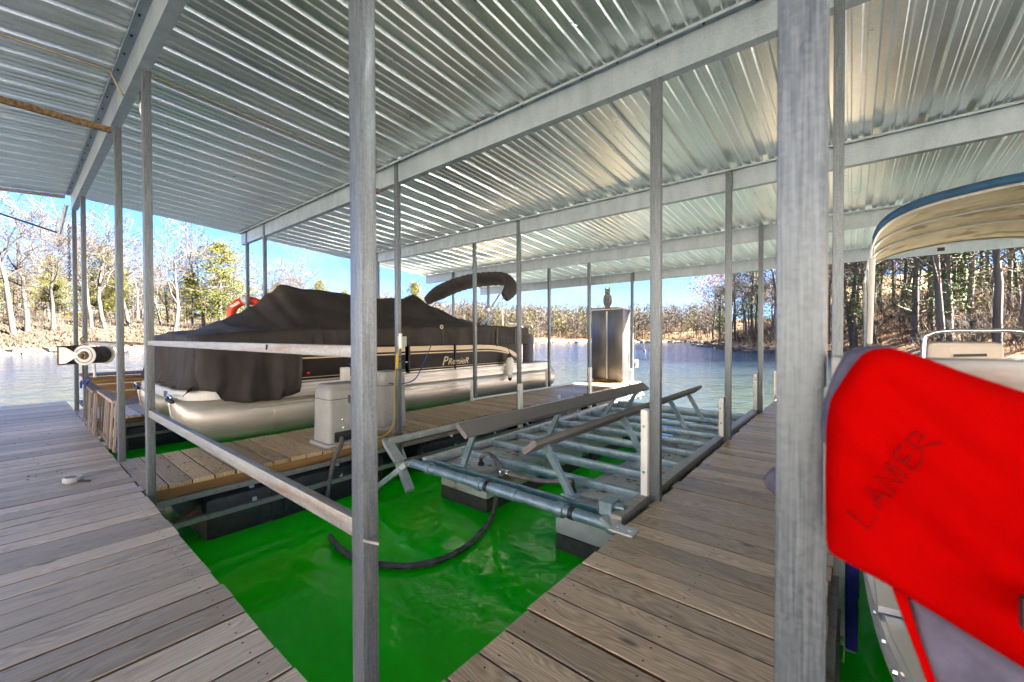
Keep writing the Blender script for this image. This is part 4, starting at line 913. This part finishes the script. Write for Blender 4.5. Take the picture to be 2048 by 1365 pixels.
for sec, (xa, xb, yoff) in enumerate(((-8.2, -7.05, .66), (-7.1, -5.9, .70))):
    part('top_rail', MB().bar((xa, yoff, .555 - .012 * sec), (xb, yoff + .005, .535 - .012 * sec), .10, .03), 'old_wood', gt)
    part('bottom_rail', MB().bar((xa, yoff - .02, .06), (xb, yoff - .02, .02), .03, .05), 'old_wood', gt)
    nsl = 12
    for k in range(nsl):
        xx = xa + .04 + (xb - xa - .08) * k / (nsl - 1); w_ = .045 if k in (0, nsl - 1) else .03
        jj = rnd.uniform(-.014, .014); part('slat', MB().bar((xx, yoff - .03 + jj, .0), (xx + .005, yoff - .005 + jj, .54 - .012 * sec), .016, w_, up=(1, 0, 0)), 'old_wood', gt)
part('rope', MB().tube(spline([(-8.2, .60, .5), (-8.12, .60, .60), (-7.95, .66, .62), (-7.8, .62, .58), (-7.75, .6, .54)]), .012, 6), 'rope_blue', gt, True)
lr = thing('life_ring', (-9.30, 3.02, 1.63), 'orange life ring with pale bands hanging on a post behind the boat', 'life ring')
part('ring', MB().torus((-9.30, 3.02, 1.63), .292, .083, 40, 14, 'y'), 'orange', lr, True)
for a in (20, 100, 200, 290): part('band', MB().torus((-9.30, 3.02, 1.63), .292, .0855, 5, 14, 'y', math.radians(a), math.radians(a + 14)), 'white', lr, True)
part('name_patch', MB().bar((-9.60, 2.938, 1.78), (-9.46, 2.938, 1.88), .004, .05, up=(0, 0, 1)), 'trim', lr); lr.rotation_euler.z = math.radians(72)
tp = thing('tape_coil', (-4.98, .31, 0), 'small grey coil of strap lying on the left walkway', 'strap')
part('coil', MB().lathe([(.060, .003), (.063, .010), (.063, .038), (.060, .045), (.051, .045), (.051, .004)], 22, (-4.98, .31, 0)), 'grey_box', tp, True); part('tail', MB().bar((-4.93, .33, .012), (-4.86, .40, .010), .015, .012), 'dark', tp)
duck = thing('marker_float', onz(1289, 703, WZ), 'tiny dark float bobbing on the blue water', 'float'); dl = wloc(duck)
part('body', MB().lathe([(.05, -.05), (.16, .02), (.14, .12), (.05, .2), (.05, .5), (.02, .55)], 10, tuple(dl)), 'dark', duck, True)
# ------------------------------------------------------------------ covered pontoon boat
BN, BF, BC = -5.74, -8.24, -6.99          # near side, far side, centre line
boat = thing('pontoon_boat', (BC, 5, .2), 'pontoon boat under a dark canvas cover, raised in the middle slip', 'boat')
def pontoon(cx):
    st_ = [(1.16, .03, .43), (1.17, .09, .40), (1.20, .165, .345), (1.27, .235, .275), (1.42, .285, .225), (1.75, .312, .205), (2.2, .32, .20), (5, .32, .20), (8.55, .32, .20), (8.72, .30, .20), (8.76, .24, .22)]
    m = MB(); n = 28
    for y, r, z in st_:
        for j in range(n): t = 2 * math.pi * j / n; m.v.append((cx + r * math.cos(t), y, z + r * math.sin(t)))
    for i in range(len(st_) - 1):
        for j in range(n): m.f.append((i * n + j, i * n + (j + 1) % n, (i + 1) * n + (j + 1) % n, (i + 1) * n + j))
    m.f += [tuple(reversed(range(n))), tuple((len(st_) - 1) * n + j for j in range(n))]
    p_ = part('pontoon', m, 'alu_tube', boat, True)
    for y in (2.15, 4.3, 6.45): part('weld_seam', MB().torus((cx, y, .20), .3205, .003, 36, 5, 'y'), 'alu', p_, True)
    part('nose_strake', MB().tube(spline([(cx, 1.15, .46), (cx, 1.15, .40), (cx, 1.19, .2), (cx, 1.30, .03), (cx, 1.6, -.09), (cx, 2.1, -.12)]), .012, 6), 'alu', p_, True)
    part('riser', MB().box(cx - .16, cx + .16, 1.5, 8.4, .48, .529), 'alu', p_)
    part('rub_strake', MB().box(cx + .300, cx + .335, 1.9, 8.6, .305, .318), 'alu', p_)
    return p_
pontoon(-6.08); pontoon(-7.90)
def deck_outline(o, y0=1.18, y1=8.45):
    x0, x1 = BF - o, BN + o; ya, yb = y0 - o, y1 + o; rr = .42; out = []
    for cx, cy, a0 in ((x0 + rr, ya + rr, 180), (x1 - rr, ya + rr, 270)):
        for j in range(9): a = math.radians(a0 + j * 11.25); out.append((cx + rr * math.cos(a), cy + rr * math.sin(a)))
    return out + [(x1, yb), (x0, yb)]
part('deck', MB().prism(deck_outline(-.02), .50, .578), 'deck_carpet', boat)
tm_ = part('deck_trim', MB().prism(deck_outline(.0), .462, .568), 'trim', boat)
for z in (.478, .505, .532, .556): part('trim_rib', MB().prism(deck_outline(.008), z - .005, z + .005), 'trim', tm_)
part('side_skirt', MB().box(BN - .03, BN + .012, 2.0, 8.4, .40, .461).box(BN - .02, BN + .022, 2.0, 8.4, .47, .49).box(BN - .02, BN + .022, 2.0, 8.4, .52, .545), 'alu', boat)
def tread(): return MB().box(BN - .30, BN - .06, 1.62, 2.0, .579, .60, .004)
# fence panels: near side in three bays
PX = BN - .07
for y0, y1 in ((2.05, 4.22), (4.30, 5.32), (5.36, 7.30)):
    sp_ = part('side_panel', MB().box(PX - .025, PX, y0, y1, .60, 1.08), 'panel', boat)
    part('stripe', MB().box(PX + .0005, PX + .006, y0 + .01, min(y1, 6.1) - .01 if y0 > 5 else y1 - .01, .945, 1.03), 'beige', sp_)
    part('pinstripe', MB().box(PX + .0005, PX + .008, y0 + .01, min(y1, 6.1) - .01 if y0 > 5 else y1 - .01, .895, .915), 'beige', sp_)
    part('bottom_rail', MB().box(PX - .03, PX + .012, y0, y1, .584, .602), 'alu', sp_); part('kick_line', MB().box(PX + .0005, PX + .005, y0, y1, .633, .641), 'beige', sp_)
    part('frame_post', MB().box(PX - .028, PX + .012, y0 - .012, y0 + .012, .585, 1.09), 'dark', sp_)
for z0, w_ in ((.905, .022), (.985, .08)):
    arc = [(6.09 + 1.22 * math.sin(a), z0 - (z0 - .60) * (1 - math.cos(a))) for a in [math.pi / 2 * k / 12 for k in range(13)]]
    poly = [(y, z + w_ / 2) for y, z in arc] + [(y, z - w_ / 2) for y, z in reversed(arc)]
    part('stripe', MB().prism(poly, PX + .0005, PX + .008, 'x'), 'beige', boat)
lettering('lettering', 'P', 'beige', boat, (PX + .004, 5.02, .665), (0, 1, 0), (0, 0, 1), .235, .35)
lettering('lettering', 'RemieR', 'beige', boat, (PX + .004, 5.16, .672), (0, 1, 0), (0, 0, 1), .17, .35)
for nm, bx_ in (('side_panel', (BF + .045, BF + .07, 2.05, 7.3)), ('front_panel', (BF + .1, BN - .1, 1.78, 1.80)), ('rear_panel', (BF + .1, BN - .1, 7.28, 7.31))):
    part(nm, MB().box(*bx_, .60, 1.08), 'panel', boat)
part('navigation_lamp', MB().lathe([(.02, -.02), (.028, 0), (.022, .03), (.006, .04)], 12, (PX + .005, 2.6, .70), 'x'), 'lens_red', boat, True)
# canvas cover
def interp(t, table):
    for (a, va), (b, vb) in zip(table, table[1:]):
        if t <= b: f = max(0, (t - a) / (b - a)); f = f * f * (3 - 2 * f) if abs(vb - va) < .8 else f; return va + (vb - va) * f
    return table[-1][1]
RIDGE = [(1.32, 1.26), (1.67, 1.31), (1.9, 1.44), (2.1, 1.55), (2.3, 1.65), (2.55, 1.88), (2.72, 2.03), (3.1, 2.0), (4.4, 1.93), (4.95, 1.95), (5.3, 2.05), (5.8, 1.83), (6.5, 1.62), (7.0, 1.52), (7.6, 1.44)]
EAVE = [(1.32, 1.20), (1.6, 1.25), (2.4, 1.30), (3.7, 1.33), (5.0, 1.38), (6.0, 1.42), (7.6, 1.40)]
HEM = [(1.32, .59), (1.48, .57), (1.62, .44), (1.8, .40), (2.1, .39), (2.36, .43), (2.44, .46), (2.49, 1.09), (3.4, 1.065), (4.5, 1.05), (6, 1.03), (7.6, 1.02)]
def cover():
    m = MB(); ys = sorted(set([1.32 + 6.28 * k / 150 for k in range(151)] + [2.44, 2.465, 2.49])); nu, nd = 34, 12
    rows = []
    for y in ys:
        zr, ze, zh = interp(y, RIDGE), interp(y, EAVE), interp(y, HEM); row = []
        endr = min(1, max(0, (y - 1.30) / .14)) ; endr2 = min(1, max(.0, (7.62 - y) / .10)); rnd_ = math.sqrt(max(0, 1 - (1 - min(endr, endr2)) ** 2)); inset = (1 - rnd_) * .16
        xn, xf = BN - .02 - inset, BF + .02 + inset
        hemf = max(zh, .60) if zh < 1 else zh
        for k in range(nd):       # far skirt, from the hem up
            f = k / nd; row.append((xf, y, max(hemf, 1.02) + (ze - max(hemf, 1.02)) * f))
        for k in range(nu + 1):
            f = k / nu; x = xf + (xn - xf) * f; c = 1 - abs(f - .5) * 2
            e = c ** (1.25 if y > 1.9 else .8); z = ze + (zr - ze) * e - .02 * math.sin(math.pi * c) * (1 if y > 2 else 0)
            z += .010 * math.sin(x * 7 + y * 2.1) * math.sin(y * 3.3 + 1) * c + .005 * math.sin(y * 13 + x * 5)
            row.append((x, y, z))
        long_ = zh < .9
        for k in range(1, nd + 1):  # near skirt, down to the hem
            f = k / nd; z = ze + (zh - ze) * f; out = .018 * f * math.sin(y * 23 + 1.5 * math.sin(y * 7)) + .010 * f * math.sin(y * 51)
            if long_: out = f * (.085 + .03 * math.sin(y * 17 + 2 * f) + .018 * math.sin(y * 37 + 3 * f)) + (.05 * math.sin(f * 3.1) if y < 2 else 0)
            else: out += .012
            row.append((xn + out + .022, y + (.03 * math.sin(f * 9 + y * 9) * f if long_ and y < 2.4 else 0), z))
        rows.append(row)
    W = len(rows[0])
    for row in rows: m.v += row
    for i in range(len(rows) - 1):
        for j in range(W - 1): m.f.append((i * W + j, i * W + j + 1, (i + 1) * W + j + 1, (i + 1) * W + j))
    # front apron down to the bow deck, and the stern end
    top = rows[0]; o = len(m.v); K = nd
    base = top[nd:nd + nu + 1]
    for k in range(K + 1):
        f = k / K
        for j, (x, y, z) in enumerate(base):
            zz = z + (.60 - z) * f
            if j == len(base) - 1 and k: m.v.append(rows[0][nd + nu + k]); continue
            m.v.append((x, y - f * (.05 + .05 * math.sin(j * 1.9 + f * 2) + .03 * math.sin(j * 4.1)) - .12 * max(0, f - .8), max(zz, .595)))
    B = len(base)
    for k in range(K):
        for j in range(B - 1): m.f.append((o + k * B + j, o + k * B + j + 1, o + (k + 1) * B + j + 1, o + (k + 1) * B + j))
    top = rows[-1]; o = len(m.v); base = top[nd:nd + nu + 1]
    for k in range(5):
        for j, (x, y, z) in enumerate(base): m.v.append((x, y + .01 * k, z + (1.0 - z) * k / 4))
    for k in range(4):
        for j in range(B - 1): m.f.append((o + k * B + j, o + k * B + j + 1, o + (k + 1) * B + j + 1, o + (k + 1) * B + j))
    return m
cv = part('canvas_cover', cover(), 'cover', boat, 'all')
sd = cv.modifiers.new('thickness', 'SOLIDIFY'); sd.thickness = .004; sd.offset = -1
fold = MB(); r = random.Random(4); nx_, ny_ = 46, 16
for j in range(ny_):
    for i in range(nx_):
        u, v = i / (nx_ - 1), j / (ny_ - 1); x = -7.75 + 1.93 * u + .10 * (1 - v) * (u - .2); y = 1.24 + .26 * v + .05 * math.sin(u * 23) * (1 - v)
        e = math.sin(math.pi * min(1, v * 1.15)) ; z = .588 + e * (.05 + .035 * math.sin(u * 31 + v * 5) + .022 * math.sin(u * 57 + 1) + .02 * math.sin(v * 11 + u * 13)) + .05 * v * v
        if u > .9: z -= (u - .9) * .6 * (1 - v)
        fold.v.append((x, y, z))
for j in range(ny_ - 1):
    for i in range(nx_ - 1): fold.f.append((j * nx_ + i, j * nx_ + i + 1, (j + 1) * nx_ + i + 1, (j + 1) * nx_ + i))
fo_ = part('cover_fold', fold, 'cover', cv, 'all'); sd = fo_.modifiers.new('thickness', 'SOLIDIFY'); sd.thickness = .004; sd.offset = -1
for a, b in (((-5.745, 3.62, 1.60), (-5.72, 4.3, 1.37)), ((-5.745, 3.66, 1.60), (-5.72, 4.34, 1.37))): pass
part('seam_strap', MB().box(BN + .022, BN + .030, 4.96, 4.985, 1.04, 1.36).box(BN + .024, BN + .034, 6.42, 6.46, .99, 1.34).box(BN + .024, BN + .034, 7.02, 7.06, 1.0, 1.36), 'rubber', cv)
part('grommet', MB().torus((BN + .035, 4.93, 1.37), .03, .009, 14, 6, 'x'), 'beige', cv, True)
# folded sunshade in its boot
AR = [(-5.85, 6.85, 2.05), (-5.85, 7.02, 2.22), (-5.93, 7.16, 2.40), (-6.15, 7.2, 2.51), (-6.6, 7.16, 2.55), (-7.0, 7.1, 2.54), (-7.4, 7.0, 2.48), (-7.75, 6.85, 2.36), (-8.0, 6.66, 2.20), (-8.1, 6.5, 2.06)]
sp = spline(AR, 9); nb_ = len(sp) - 1
bt_ = part('sunshade_boot', MB().tube(sp, [(.055 + .05 * min(1, 6 * min(i, nb_ - i) / nb_)) * (1 + .03 * math.sin(i * 1.9) + .02 * math.sin(i * 4.3)) for i in range(nb_ + 1)], 18, ell=2.2), 'cover', boat, True)
lettering('lettering', 'PRemieR', 'white', bt_, (-7.06, 6.985, 2.60), (1, .12, .02), (0, 0, 1), .13, .35, .002)
for s, xs in ((1, -5.85), (-1, -8.10)):
    fr = part('sunshade_frame', MB().tube([(xs, 6.0, 1.33), (xs, 6.70, 2.12)], .016, 8).tube([(xs + .02, 6.05, 1.33), (xs + .02, 6.82, 2.06)], .012, 8), 'chrome', boat, True)
    part('sunshade_strut', MB().tube([(xs, 6.80, 1.34), (xs, 6.77, 1.96)], .014, 8).tube([(xs, 6.78, 1.8), (xs, 6.775, 1.84)], .022, 8), 'chrome', boat, True)
    part('frame_foot', MB().box(xs - .02, xs + .02, 5.96, 6.04, 1.26, 1.35).box(xs - .02, xs + .02, 6.29, 6.36, 1.72, 1.78), 'alu', fr)
part('stern_rail', MB().tube(spline([(PX, 6.9, 1.475), (PX, 7.55, 1.475), (PX, 7.78, 1.44), (PX, 7.86, 1.30), (PX, 7.87, 1.0), (PX, 7.87, .58)]), .016, 8).tube(spline([(PX - .3, 7.55, 1.475), (PX - .3, 7.78, 1.44), (PX - .3, 7.86, 1.30), (PX - .3, 7.87, .58)]), .014, 8), 'chrome', boat, True)
part('motor_cover', MB().lathe([(.16, 0), (.19, .2), (.2, .5), (.14, .66), (.04, .7)], 16, (PX - .32, 7.98, .57)), 'grey_nylon', boat, True)
part('rear_latch', MB().box(PX + .01, PX + .03, 7.36, 7.39, .60, 1.12), 'chrome', boat)
for sx in (-6.0, -7.98):
    c_ = part('cleat', MB().tube(spline([(sx - .09, 1.14, .505), (sx - .05, 1.13, .53), (sx + .05, 1.13, .53), (sx + .09, 1.14, .505)]), .014, 8), 'chrome', boat, True)
    part('cleat_base', MB().bar((sx - .11, 1.135, .478), (sx + .13, 1.14, .468), .035, .035), 'rubber', c_)
part('bow_badge', MB().box(-6.46, -6.32, 1.168, 1.176, .475, .55), 'cabinet', boat)
fd = thing('boat_fender', (-5.66, 6.79, .5), 'pale ribbed fender hanging at the stern quarter of the covered boat', 'fender')
fm = MB(); n = 20; pf = [(.03, 0), (.055, .02), (.08, .08), (.082, .2), (.08, .36), (.055, .42), (.028, .44)]
fm.lathe(pf, n, (-5.655, 6.79, .31))
for i, v in enumerate(fm.v):
    if i % 2: fm.v[i] = (-5.655 + (v[0] + 5.655) * .9, 6.79 + (v[1] - 6.79) * .9, v[2])
part('body', fm, 'pvc', fd); part('end_cap', MB().lathe([(.03, .0), (.05, .02), (.05, .06), (.02, .09)], 12, (-5.655, 6.79, .74)).lathe([(.012, -.06), (.04, -.03), (.045, .01)], 12, (-5.655, 6.79, .30)), 'dark', fd, True)
part('line', MB().tube([(-5.655, 6.79, .82), (-5.71, 6.76, 1.05)], .007, 6), 'rubber', fd, True)
part('step_box', MB().box(-5.74, -5.60, 2.62, 2.80, .48, .72, .02), 'trim', boat, True, label='pale ribbed step bolted to the boat side') if False else None
solo('side_fender', MB().box(-5.66, -5.57, 2.98, 3.10, .50, .76, .015), 'pvc', (-5.61, 3.04, .50), 'short white fender against the boat just left of the nearest post', 'fender', smooth=True)

# ------------------------------------------------------------------ second boat at the right
b2 = thing('pontoon_boat', (1.2, 5, .2), 'aluminium pontoon boat with a blue-edged tan sunshade at the right edge', 'boat')
QX, QZ = .045, .43
ol = spline([(.30, 1.02), (.17, 1.14), (.105, 1.35), (.07, 1.6), (.05, 1.95), (QX, 2.4)], 6); ol = [(p.x, p.y) for p in [Vector((a[0], a[1], 0)) for a in ol]] if False else [(p[0], p[1]) for p in ol]
ol = [(2.2, 1.02)] + ol + [(QX, 8.6), (2.5, 8.6), (2.5, 1.3)]
def offs(o): return [(x + (o if x < 1 else -o), y + (o * .7 if y < 1.2 else 0)) for x, y in ol]
part('deck', MB().prism(offs(.05), QZ - .07, QZ), 'deck_carpet', b2)
t2 = part('deck_edge', MB().prism(offs(.0), QZ - .10, QZ - .015), 'alu', b2)
for o_, z_ in ((-.012, QZ - .03), (-.012, QZ - .085)): part('trim_rib', MB().prism(offs(o_), z_ - .006, z_ + .006), 'alu', t2)
part('inner_rail', MB().tube([(x + .085, y + .09, QZ + .02) for x, y in ol[1:-4]] + [(QX + .085, 6.5, QZ + .02)], .014, 8), 'trim', b2, True)
part('splice_plate', MB().prism([(.062, 1.55), (.155, 1.57), (.175, 1.72), (.06, 1.75)], QZ - .012, QZ + .006), 'alu', b2)
bb = MB()
for x_, y_ in ((.10, 1.36), (.085, 1.48), (.072, 1.62), (.06, 1.82), (.055, 2.1)): bb.lathe([(.009, -.006), (.009, .002)], 8, (x_ - .012, y_, QZ - .05), 'x')
part('rivet', bb, 'chrome', b2)
part('pontoon', MB().tube([(.42, 1.15, .28), (.42, 1.3, .2), (.42, 1.7, .02), (.42, 2.3, -.02), (.42, 8.4, -.02)], [.04, .18, .28, .31, .31], 20), 'alu_tube', b2, True)
part('pontoon', MB().tube([(2.1, 1.15, .28), (2.1, 1.3, .2), (2.1, 1.7, .02), (2.1, 2.3, -.02), (2.1, 8.4, -.02)], [.04, .18, .28, .31, .31], 20), 'alu_tube', b2, True)
for y0, y1 in ((2.6, 4.0), (4.05, 6.1), (6.15, 8.3)): part('side_panel', MB().box(QX + .07, QX + .09, y0, y1, QZ + .04, QZ + .46), 'alu', b2)
# seat back and its rail
part('seat_rail', MB().tube(spline([(.385, 4.0, .55), (.385, 4.0, 1.12), (.415, 4.0, 1.205), (.50, 4.0, 1.228), (.66, 4.0, 1.228), (.80, 4.0, 1.225), (.865, 4.0, 1.19), (.885, 4.0, 1.1), (.885, 4.0, .55)]), .013, 10).tube(spline([(.80, 4.03, 1.215), (.885, 4.03, 1.17), (.905, 4.03, 1.08), (.905, 4.03, .55)]), .011, 8), 'chrome', b2, True)
part('rail_knob', MB().lathe([(.012, 0), (.012, .025), (.018, .026), (.02, .05), (.012, .06)], 12, (.615, 4.0, 1.235)), 'dark', b2, True)
part('seat_back', MB().box(.40, .76, 4.04, 4.16, .6, 1.155, .045), 'seat', b2, True); part('seat_grip', MB().bar((.53, 4.035, 1.062), (.68, 4.035, 1.07), .01, .018), 'dark', b2)
# sunshade: four bows, canvas, blue edge
def bow(y, dz=0.0, n=9, drop=0.0):
    return spline([(.135, y, 1.96 + dz - drop), (.15, y, 2.10 + dz), (.215, y, 2.235 + dz), (.36, y, 2.335 + dz), (.62, y, 2.41 + dz), (1.1, y, 2.46 + dz), (1.6, y, 2.43 + dz), (1.95, y, 2.32 + dz), (2.1, y, 2.1 + dz), (2.12, y, 1.96 + dz - drop)], n)
ca = MB(); yy_ = [5.2 + 2.6 * k / 10 for k in range(11)]
rows = [[p + Vector((0, 0, -.02 * math.sin(math.pi * (3 * k / 10 % 1)))) for p in bow(y, -.03 * abs(k - 4) / 4)[8:-8]] for k, y in enumerate(yy_)]
W = len(rows[0])
for row in rows: ca.v += [tuple(p) for p in row]
for i in range(len(rows) - 1):
    for j in range(W - 1): ca.f.append((i * W + j, i * W + j + 1, (i + 1) * W + j + 1, (i + 1) * W + j))
cn = part('sunshade_canvas', ca, 'tan', b2, 'all'); sd = cn.modifiers.new('thickness', 'SOLIDIFY'); sd.thickness = .004; sd.offset = 1
eb = [p + Vector((0, -.01, .008)) for p in bow(5.18, 0)[8:-8]]; em = MB()
for p in eb: em.v += [tuple(p + Vector((0, -.004, .038))), tuple(p + Vector((0, .02, .038))), tuple(p + Vector((0, .02, -.035))), tuple(p + Vector((0, -.004, -.035)))]
for i in range(len(eb) - 1):
    for j in range(4): em.f.append((i * 4 + j, i * 4 + (j + 1) % 4, i * 4 + 4 + (j + 1) % 4, i * 4 + 4 + j))
part('sunshade_border', em, 'navy', b2, 'all')
for k, (y, dz) in enumerate(((5.24, -.03), (6.0, -.035), (6.7, -.05), (7.75, -.06))):
    part('sunshade_bow', MB().tube([p for p in bow(y, dz)], .014, 8), 'alu' if k else 'galv', b2, True)
part('sunshade_pole', MB().tube([(.15, 5.24, 2.08), (.15, 6.3, .55)], .015, 8).tube([(.135, 6.0, 1.96), (.14, 6.3, .55)], .014, 8), 'chrome', b2, True)
part('sunshade_pole', MB().tube([(.135, 7.75, 1.95), (.14, 6.35, .55)], .014, 8), 'galv', b2, True); part('pole_sleeve', MB().tube([(.15, 5.32, 1.95), (.15, 5.9, 1.12)], .024, 10), 'white', b2, True)
part('care_label', MB().box(.86, .93, 7.735, 7.742, 2.30, 2.345), 'dark', b2)
# blue bumper hung on the finger dock post
bm_ = thing('dock_bumper', (0, 2.9, 0), 'dark blue bumper with a grey steel post below the life jacket', 'bumper')
part('steel_leg', MB().box(-.074, -.020, 2.86, 2.92, -.44, .42, .004), 'galv', bm_, True); part('pad', MB().box(-.0195, .036, 2.86, 2.95, -.505, .42, .014).box(-.004, .040, 2.85, 2.859, -.2, .40, .004), 'blue', bm_, True)

# ------------------------------------------------------------------ life jacket on the rail
lj = thing('life_jacket', (.1, .6, 1.0), 'red and grey life jacket with faded handwriting hanging over the near right rail', 'life jacket')
def slab(pts, y, thick, fold=0.0):
    """padded cloth panel: outline given as photo points on the plane of the rail, corners eased, shallow creases"""
    P = [ony(px, py, y) for px, py in pts]; out = []; k = len(P)
    for i in range(k):
        a, b = P[i], P[(i + 1) % k]
        for q in range(6): f = q / 6; out.append((a.x + (b.x - a.x) * f, a.z + (b.z - a.z) * f))
    for _ in range(1): out = [((out[i - 1][0] + 2 * out[i][0] + out[(i + 1) % len(out)][0]) / 4, (out[i - 1][1] + 2 * out[i][1] + out[(i + 1) % len(out)][1]) / 4) for i in range(len(out))]
    cx = sum(a for a, b in out) / len(out); cz2 = sum(b for a, b in out) / len(out); m = MB(); K = 16; N = len(out)
    for side in (-1, 1):
        for q in range(K + 1):
            f = q / K
            for a, b in out:
                x_, z_ = cx + (a - cx) * f, cz2 + (b - cz2) * f; s1 = (x_ * .45 + z_) * 1.0; s2 = x_ - z_ * .35
                w = fold * (math.sin(s1 * 62 + 1.2 * math.sin(s2 * 40)) * .5 + .6 * math.sin(s2 * 48 + .8 * math.sin(s1 * 33)) + .35 * math.sin(s1 * 140 + s2 * 60)) * (1 - f ** 6)
                m.v.append((x_, y + side * thick * .5 * (1 - f ** 7) ** .5 + w, z_))
    for s in (0, 1):
        o = s * (K + 1) * N
        for q in range(K):
            for j in range(N):
                fa = (o + q * N + j, o + q * N + (j + 1) % N, o + (q + 1) * N + (j + 1) % N, o + (q + 1) * N + j); m.f.append(fa if s else tuple(reversed(fa)))
    return m
JY = .575
part('front_panel', slab([(1652, 1104), (1650, 960), (1652, 850), (1660, 800), (1690, 752), (1722, 710), (1748, 698), (1785, 696), (1845, 714), (1937, 748), (2048, 784), (2180, 826), (2260, 1000), (2250, 1250), (2170, 1400), (2048, 1338), (1900, 1246), (1770, 1166)], JY, .05, .0055), 'red', lj, 'all')
part('collar', slab([(1640, 860), (1648, 800), (1668, 745), (1690, 705), (1722, 693), (1785, 690), (1800, 720), (1740, 780), (1700, 850), (1655, 905)], JY + .042, .035, .002), 'grey_nylon', lj, 'all')
part('lower_panel', slab([(1806, 1170), (1850, 1200), (1960, 1275), (2080, 1350), (2200, 1430), (2160, 1560), (1960, 1540), (1880, 1420), (1835, 1310)], JY + .05, .04, .003), 'grey_nylon', lj, 'all')
part('edge_piping', slab([(1775, 1150), (1806, 1165), (1835, 1260), (1862, 1330), (1892, 1420), (1906, 1470), (1872, 1420), (1838, 1320), (1804, 1230)], JY + .04, .03), 'red', lj, 'all')
part('buckle', MB().box(ony(2034, 1240, .53).x, ony(2110, 1240, .53).x, .518, .53, ony(2040, 1250, .53).z, ony(2040, 1185, .53).z, .003), 'dark', lj)
part('arm_tab', slab([(1570, 930), (1540, 938), (1526, 955), (1536, 978), (1570, 1000)], .76, .03), 'grey_nylon', lj, 'all')
def ink(pts, w=.0011): return MB().tube([ony(px, py, JY - .0262) for px, py in pts], w, 5)
def glyph(strokes, ox, oy, k=1.0, a=math.radians(-50)):
    """letter strokes in a unit box (x right, y down) set along the slanting line of writing"""
    return [[(ox + k * (x * math.cos(a) - y * math.sin(a)), oy + k * (x * math.sin(a) + y * math.cos(a))) for x, y in st] for st in strokes]
LET = {'L': [[(0, 0), (0, 60), (38, 60)]], 'A': [[(0, 56), (16, 0), (34, 56)], [(6, 36), (28, 36)]], 'N': [[(0, 56), (0, 0), (30, 56), (30, 0)]], 'I': [[(0, 0), (0, 56)]],
       'E': [[(30, 0), (0, 0), (0, 56), (32, 56)], [(0, 28), (24, 28)]], 'R': [[(0, 56), (0, 0), (28, 6), (30, 22), (0, 30), (44, 62)]]}
STROKES = []
for ch_, d_ in zip('LANIER', (0, 46, 88, 128, 146, 186)): STROKES += glyph(LET[ch_], 1693 + d_ * math.cos(math.radians(-50)), 1022 + d_ * math.sin(math.radians(-50)), .92)
for s_ in STROKES: part('marker_stroke', ink(s_), 'ink', lj)
